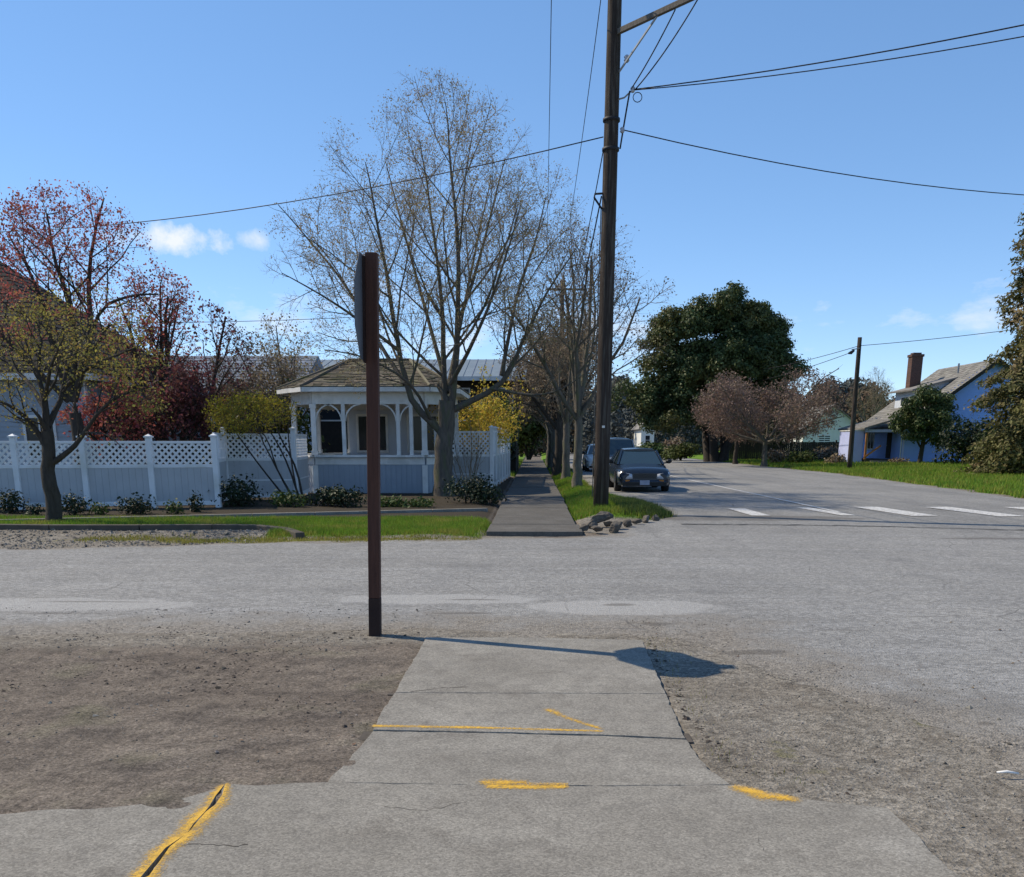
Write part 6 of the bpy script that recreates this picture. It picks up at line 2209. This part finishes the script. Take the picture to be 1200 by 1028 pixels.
for i, (yy, x_, h_, m_, lb) in enumerate([(49, -1.75, 2.6, 'leaf_dark', 'dark hedge shrub left of the far pavement, nearest behind the corner fence'), (53.5, -1.9, 2.7, 'leaf_hedge', 'olive green hedge shrub second along the left of the far pavement'),
                                        (59, -2.0, 2.9, 'leaf_dark', 'tall dark hedge shrub third along the left of the far pavement'), (66, -2.2, 3.2, 'leaf_hedge', 'large olive hedge shrub near the far end of the pavement'), (75, -2.4, 3.4, 'leaf_dark', 'darkest tall hedge shrub at the far end of the pavement')]):
    cl = [(x_ + rs.uniform(-.3, .25), yy + rs.uniform(-2.2, 2.2), h_ * rs.uniform(.3, .75), .85, 1.3, h_ * .32) for _ in range(6)]
    shrub('hedge_shrub', lb, cl, 330, .15, m_, (x_, yy, 0), 4, 'hedge shrubs along the far pavement', seed=30 + i)

# the big evergreen down the street
t = thing('evergreen_tree', 'huge dark broad leaved evergreen tree beyond the parked cars', 'tree', (15.2, 80, 0))
re_ = random.Random(5)
lobes = [(-5.6, 0, 5.0, 2.9, 2.6, 2.4), (-3.6, -1.4, 4.2, 2.6, 2.4, 2.0), (-3.8, .5, 8.2, 2.7, 2.6, 2.4), (-1.2, -2.2, 5.8, 2.6, 2.2, 2.1), (-4.0, 0, 10.2, 1.6, 1.6, 1.4), (0.2, 0, 9.0, 2.8, 2.8, 2.6), (.6, 0, 11.7, 2.6, 2.4, 1.7), (2.6, -.5, 10.0, 2.4, 2.3, 2.1),
         (4.4, .4, 8.4, 1.8, 2.0, 1.7), (3.6, -.8, 6.6, 2.6, 2.4, 1.7), (5.0, .6, 5.6, 1.9, 2.0, 1.6), (1.2, -2.4, 7.6, 2.2, 1.8, 1.8), (-1.8, -1.2, 10.6, 1.6, 1.6, 1.3), (4.6, 0, 10.6, 1.0, 1.0, .9), (1.5, 1.5, 5.0, 2.6, 2.2, 1.6), (6.2, .3, 7.2, 1.6, 1.8, 1.5), (5.6, 0, 9.4, 1.3, 1.4, 1.2), (-1.5, 0, 7.4, 2.2, 2.2, 2.0), (-.5, .5, 4.4, 2.8, 2.4, 1.5), (2.2, -1.6, 8.6, 2.0, 1.8, 1.6), (0, 0, 6.2, 4.2, 2.6, 2.6), (-2.6, 0, 6.6, 3.0, 2.2, 2.4), (3.2, 0, 8.2, 2.8, 2.2, 2.4), (1.8, 0, 11.6, 2.0, 1.8, 1.4), (3.6, 0, 10.9, 1.4, 1.4, 1.1)]
cl = []
for (x, y, z, a, b, c) in lobes:
    x, y = x * .92 + 14.0, y + 79
    for _ in range(24):
        d = Vector((re_.gauss(0, 1), re_.gauss(0, 1), re_.gauss(0, 1))).normalized()
        k = re_.uniform(.35, 1.0)
        s = re_.uniform(.5, .95)
        cl.append((x + d.x * a * k, y + d.y * b * k, z + d.z * c * k, s * 1.15, s * 1.15, s * .8))
p, n = clump_cloud(cl, 560, .3)
leaf_mesh('foliage', p, .14, M['leaf_ever'], t, kind='stuff', outward=n)
T = Tree(71)
cfg = dict(K=[6, 5, 4], n=[6, 4], wob=[.12, .15, .15], trop=[.08, .06, .05], ang=[.7, .8], lr=[.5, .5], rr=[.55, .5], rmin=.03, grp=['limb', 'limb', 'limb'], min=.4)
for i, (bx, dx) in enumerate(((15.4, .16), (15.0, -.22), (14.5, -.3), (15.8, .05))):
    T.grow(Vector((bx, 79.5 + i * .3, -.2)), norm(Vector((dx, T.r.gauss(0, .2), 1))), 6.5, .42, 0, cfg)
T.mesh('trunk', 'limb', 8, M['bark_dark'], t)

# brown bare spreading trees on the verge
bare_tree('reddish brown bare spreading tree on the verge before the evergreen', (15.4, 64.6, .1), 6.0, 1.6, .2, 5.0, 81, 'reddish bare trees on the verge', m_trunk='bark', m_twig='twig_red', leaf='leaf_pink', per=2, lsize=.085, limbs=15, ang0=1.5, up=.25, lmul=1.75, rmin=.014, name='bare_tree', dens=1.1, lspread=.15)
bare_tree('smaller reddish bare tree left of the spreading one, nearer the evergreen trunk', (14.9, 71.5, .1), 5.2, 1.8, .17, 2.9, 82, 'reddish bare trees on the verge', m_trunk='bark_dark', m_twig='twig_red', leaf='leaf_pink', per=2, lsize=.085, limbs=8, ang0=1.0, rmin=.014, name='bare_tree')
shrub('evergreen_shrub', 'dark green bushy tree right behind the reddish spreading tree', [(18.6, 73, 3.1, 1.2, 1.2, 1.1), (18.2, 73, 2.2, 1.1, 1.1, .9), (19.1, 73.4, 2.3, 1.0, 1.0, .9)], 420, .14, 'leaf_dark', (18.6, 73, 0), 3, seed=4)
bare_tree('thin bare tree rising behind the roofs left of the brick chimney', (33.5, 98, 0), 8.5, 3.0, .16, 2.6, 83, None, m_twig='twig', rmin=.016, name='bare_tree', ang0=.6)

# small clipped tree before the blue house
t = thing('small_tree', 'small dark bushy evergreen tree before the bright blue house', 'tree', (26.4, 66.5, .1))
cl = []
for _ in range(120):
    d = Vector((re_.gauss(0, 1), re_.gauss(0, 1), re_.gauss(0, 1))).normalized()
    k = re_.uniform(.45, 1.0)
    cl.append((26.5 + d.x * 2.0 * k, 66.5 + d.y * 1.8 * k, 3.3 + d.z * 2.0 * k, re_.uniform(.35, .62), re_.uniform(.35, .62), re_.uniform(.3, .45)))
p, n = clump_cloud(cl, 700, .3)
leaf_mesh('foliage', p, .11, M['leaf_ever'], t, kind='stuff', outward=n)
T = Tree(72)
cfg = dict(K=[6, 4], n=[8], wob=[.06, .1], trop=[.02, .08], ang=[.8], lr=[.4], rr=[.5], rmin=.02, grp=['limb', 'limb'], min=.2)
T.grow(Vector((26.4, 66.5, 0)), Vector((0, 0, 1)), 4.0, .19, 0, cfg)
T.mesh('trunk', 'limb', 8, M['bark_dark'], t)

# conifer at the right edge: tiers of drooping sprays
t = thing('conifer', 'tall ragged conifer with drooping brownish sprays at right edge', 'tree', (24.5, 45.5, .1))
T = Tree(91)
T.chain([(24.5, 45.5, -.2), (24.5, 45.5, 3), (24.55, 45.5, 7), (24.5, 45.5, 16.2)], [.36, .28, .18, .03], 'trunk')
pc, nc = [], []
rc = random.Random(14)
for i in range(330):
    z = .4 + 15.6 * (i / 330) ** 1.05
    a = i * 2.4 + rc.uniform(-.4, .4)
    reach = (4.2 * max(0, 1 - z / 20) ** .6 * min(1, (16.4 - z) / 3) + .1) * rc.uniform(.6, 1.12)
    pts = []
    for k in range(6):
        q = k / 5
        pts.append((24.5 + math.cos(a) * reach * q, 45.5 + math.sin(a) * reach * q, z + .45 * reach * (q * .9 - q * q * 1.15)))
    T.chain(pts, [.05 * (1 - .8 * k / 5) * (1.3 - z / 18) for k in range(6)], 'branch')
    m_ = int(170 * reach)
    q = rng.uniform(.25, 1.02, m_)
    sp_ = .34 * (1 - .55 * q) + .06
    x = 24.5 + math.cos(a) * reach * q + rng.normal(0, 1, m_) * sp_ * .8
    y = 45.5 + math.sin(a) * reach * q + rng.normal(0, 1, m_) * sp_ * .8
    zz = z + .45 * reach * (q * .9 - q * q * 1.15) - np.abs(rng.normal(0, .18, m_)) * 1.2
    pc.append(np.stack([x, y, zz], 1))
    nc.append(np.tile([math.cos(a) * .6, math.sin(a) * .6, .6], (m_, 1)))
T.mesh('trunk', 'trunk', 10, M['bark_dark'], t)
T.mesh('branch', 'branch', 4, M['bark_dark'], t)
leaf_mesh('foliage', np.concatenate(pc), .10, M['leaf_conifer'], t, kind='stuff', outward=np.concatenate(nc), elong=2.0, droop=1.2)
# shrubs round it and along the house front
for i, (x, y, w_, h_, m_, lb, gp, sz) in enumerate([
    (22.2, 44.8, 1.2, 2.3, 'leaf_conifer', 'brown green rounded bush at the foot of the ragged conifer', None, .12), (27.6, 62.5, 1.9, 3.3, 'leaf_dark', 'dark bush between the small dark tree and the conifer', None, .14),
    (25.8, 55.5, 1.2, 2.3, 'leaf_hedge', 'olive green bush left of the ragged conifer', None, .13), (28.2, 58.0, 1.8, 3.2, 'leaf_dark', 'tall dark bush hiding the right part of the blue house', None, .14),
    (19.4, 70.5, 1.1, 1.0, 'leaf_hedge', 'low olive shrub on the verge, left of the thin leaning pole', 'shrubs on the verge', .12), (17.9, 72.0, 1.0, 1.1, 'leaf_brown', 'low brown shrub furthest left on the verge', 'shrubs on the verge', .12),
    (21.4, 68.8, .9, .9, 'leaf_brown', 'low brown shrub just right of the thin leaning pole', 'shrubs on the verge', .12), (20.3, 73.0, 1.1, 1.2, 'leaf_dark', 'dark shrub behind the thin leaning pole', 'shrubs on the verge', .12),
    (25.2, 67.3, .7, .55, 'leaf_brown', 'small brown plant by the blue house corner', 'shrubs on the verge', .10), (12.8, 84.5, 1.6, 1.6, 'leaf_hedge', 'bright olive shrub at the street bend left of the evergreen trunks', None, .16),
    (11.0, 92, 1.8, 1.6, 'leaf_mid', 'green shrub far down the street beside the white house end', None, .18), (13.9, 95, 1.4, 2.4, 'leaf_brown', 'brown bare shrub in front of the white house end', None, .16), (23.5, 79.5, 1.6, 1.5, 'leaf_brown', 'brown shrub before the white cottage', 'shrubs on the verge', .14)]):
    cl = [(x + rs.uniform(-.55, .55) * w_, y + rs.uniform(-.5, .5) * w_, h_ * rs.uniform(.25, .72), w_ * .6, w_ * .6, h_ * .33) for _ in range(8)]
    shrub('verge_shrub', lb, cl, 330, sz, m_, (x, y, .05), 5, gp, seed=50 + i, hollow=.35)
# dark evergreen mass behind the gazebo and the plums
for i, (a, d, w_, h_, m_, lb) in enumerate([(290, 41, 1.8, 4.4, 'leaf_dark', 'dark evergreen shrub beside the pale grey house corner'), (345, 38.5, 1.3, 3.9, 'leaf_hedge', 'olive shrub rising left of the gazebo roof'), (620, 90, 3.5, 6.5, 'leaf_hedge', 'distant olive tree closing the view down the far pavement'),
                                           (255, 33, 1.3, 2.6, 'leaf_dark', 'dark shrub behind the set back fence near the yellow shrub')]):
    q = PD(a, 500, d)
    cl = [(q.x + rs.uniform(-.6, .6) * w_, q.y + rs.uniform(-.5, .5) * w_, h_ * rs.uniform(.25, .8), w_ * .5, w_ * .5, h_ * .24) for _ in range(9)]
    shrub('garden_shrub', lb, cl, 300, .13 if d < 60 else .25, m_, (q.x, q.y, 0), 5, None, seed=70 + i)

# ------------------------------------------------------------------ far woods and hills
def wood(name, label, x0, x1, y0, y1, h0, h1, n, m, size, seed, per=26):
    r = random.Random(seed)
    cl = []
    for i in range(n):
        x, y = r.uniform(x0, x1), r.uniform(y0, y1)
        h = r.uniform(h0, h1)
        w_ = h * r.uniform(.28, .5)
        for k in range(3):
            cl.append((x + r.gauss(0, w_ * .3), y, h * (.25 + .28 * k), w_ * (1 - .22 * k), w_, h * .26))
    p, nn = clump_cloud(cl, per, .5)
    leaf_mesh(name, p, size, M[m], None, kind='stuff', outward=nn)


wood('far_wood', '', -160, 140, 185, 230, 9, 13.5, 230, 'far_wood', .55, 1, 70)
wood('far_wood', '', 6, 24, 118, 150, 4, 8.5, 40, 'far_wood', .3, 2, 75)
wood('brown_wood', '', 20, 110, 135, 175, 6, 9.5, 90, 'far_brown', .35, 3, 70)
wood('brown_wood', '', -60, 6, 110, 150, 4, 7.5, 70, 'far_brown', .35, 4, 60)
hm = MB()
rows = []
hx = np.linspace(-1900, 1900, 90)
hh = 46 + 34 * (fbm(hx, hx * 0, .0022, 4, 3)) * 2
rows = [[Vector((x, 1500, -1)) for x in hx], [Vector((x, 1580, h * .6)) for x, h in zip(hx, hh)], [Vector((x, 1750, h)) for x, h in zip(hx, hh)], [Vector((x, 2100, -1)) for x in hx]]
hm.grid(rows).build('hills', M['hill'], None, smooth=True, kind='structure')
print('objects', len(sc.objects))
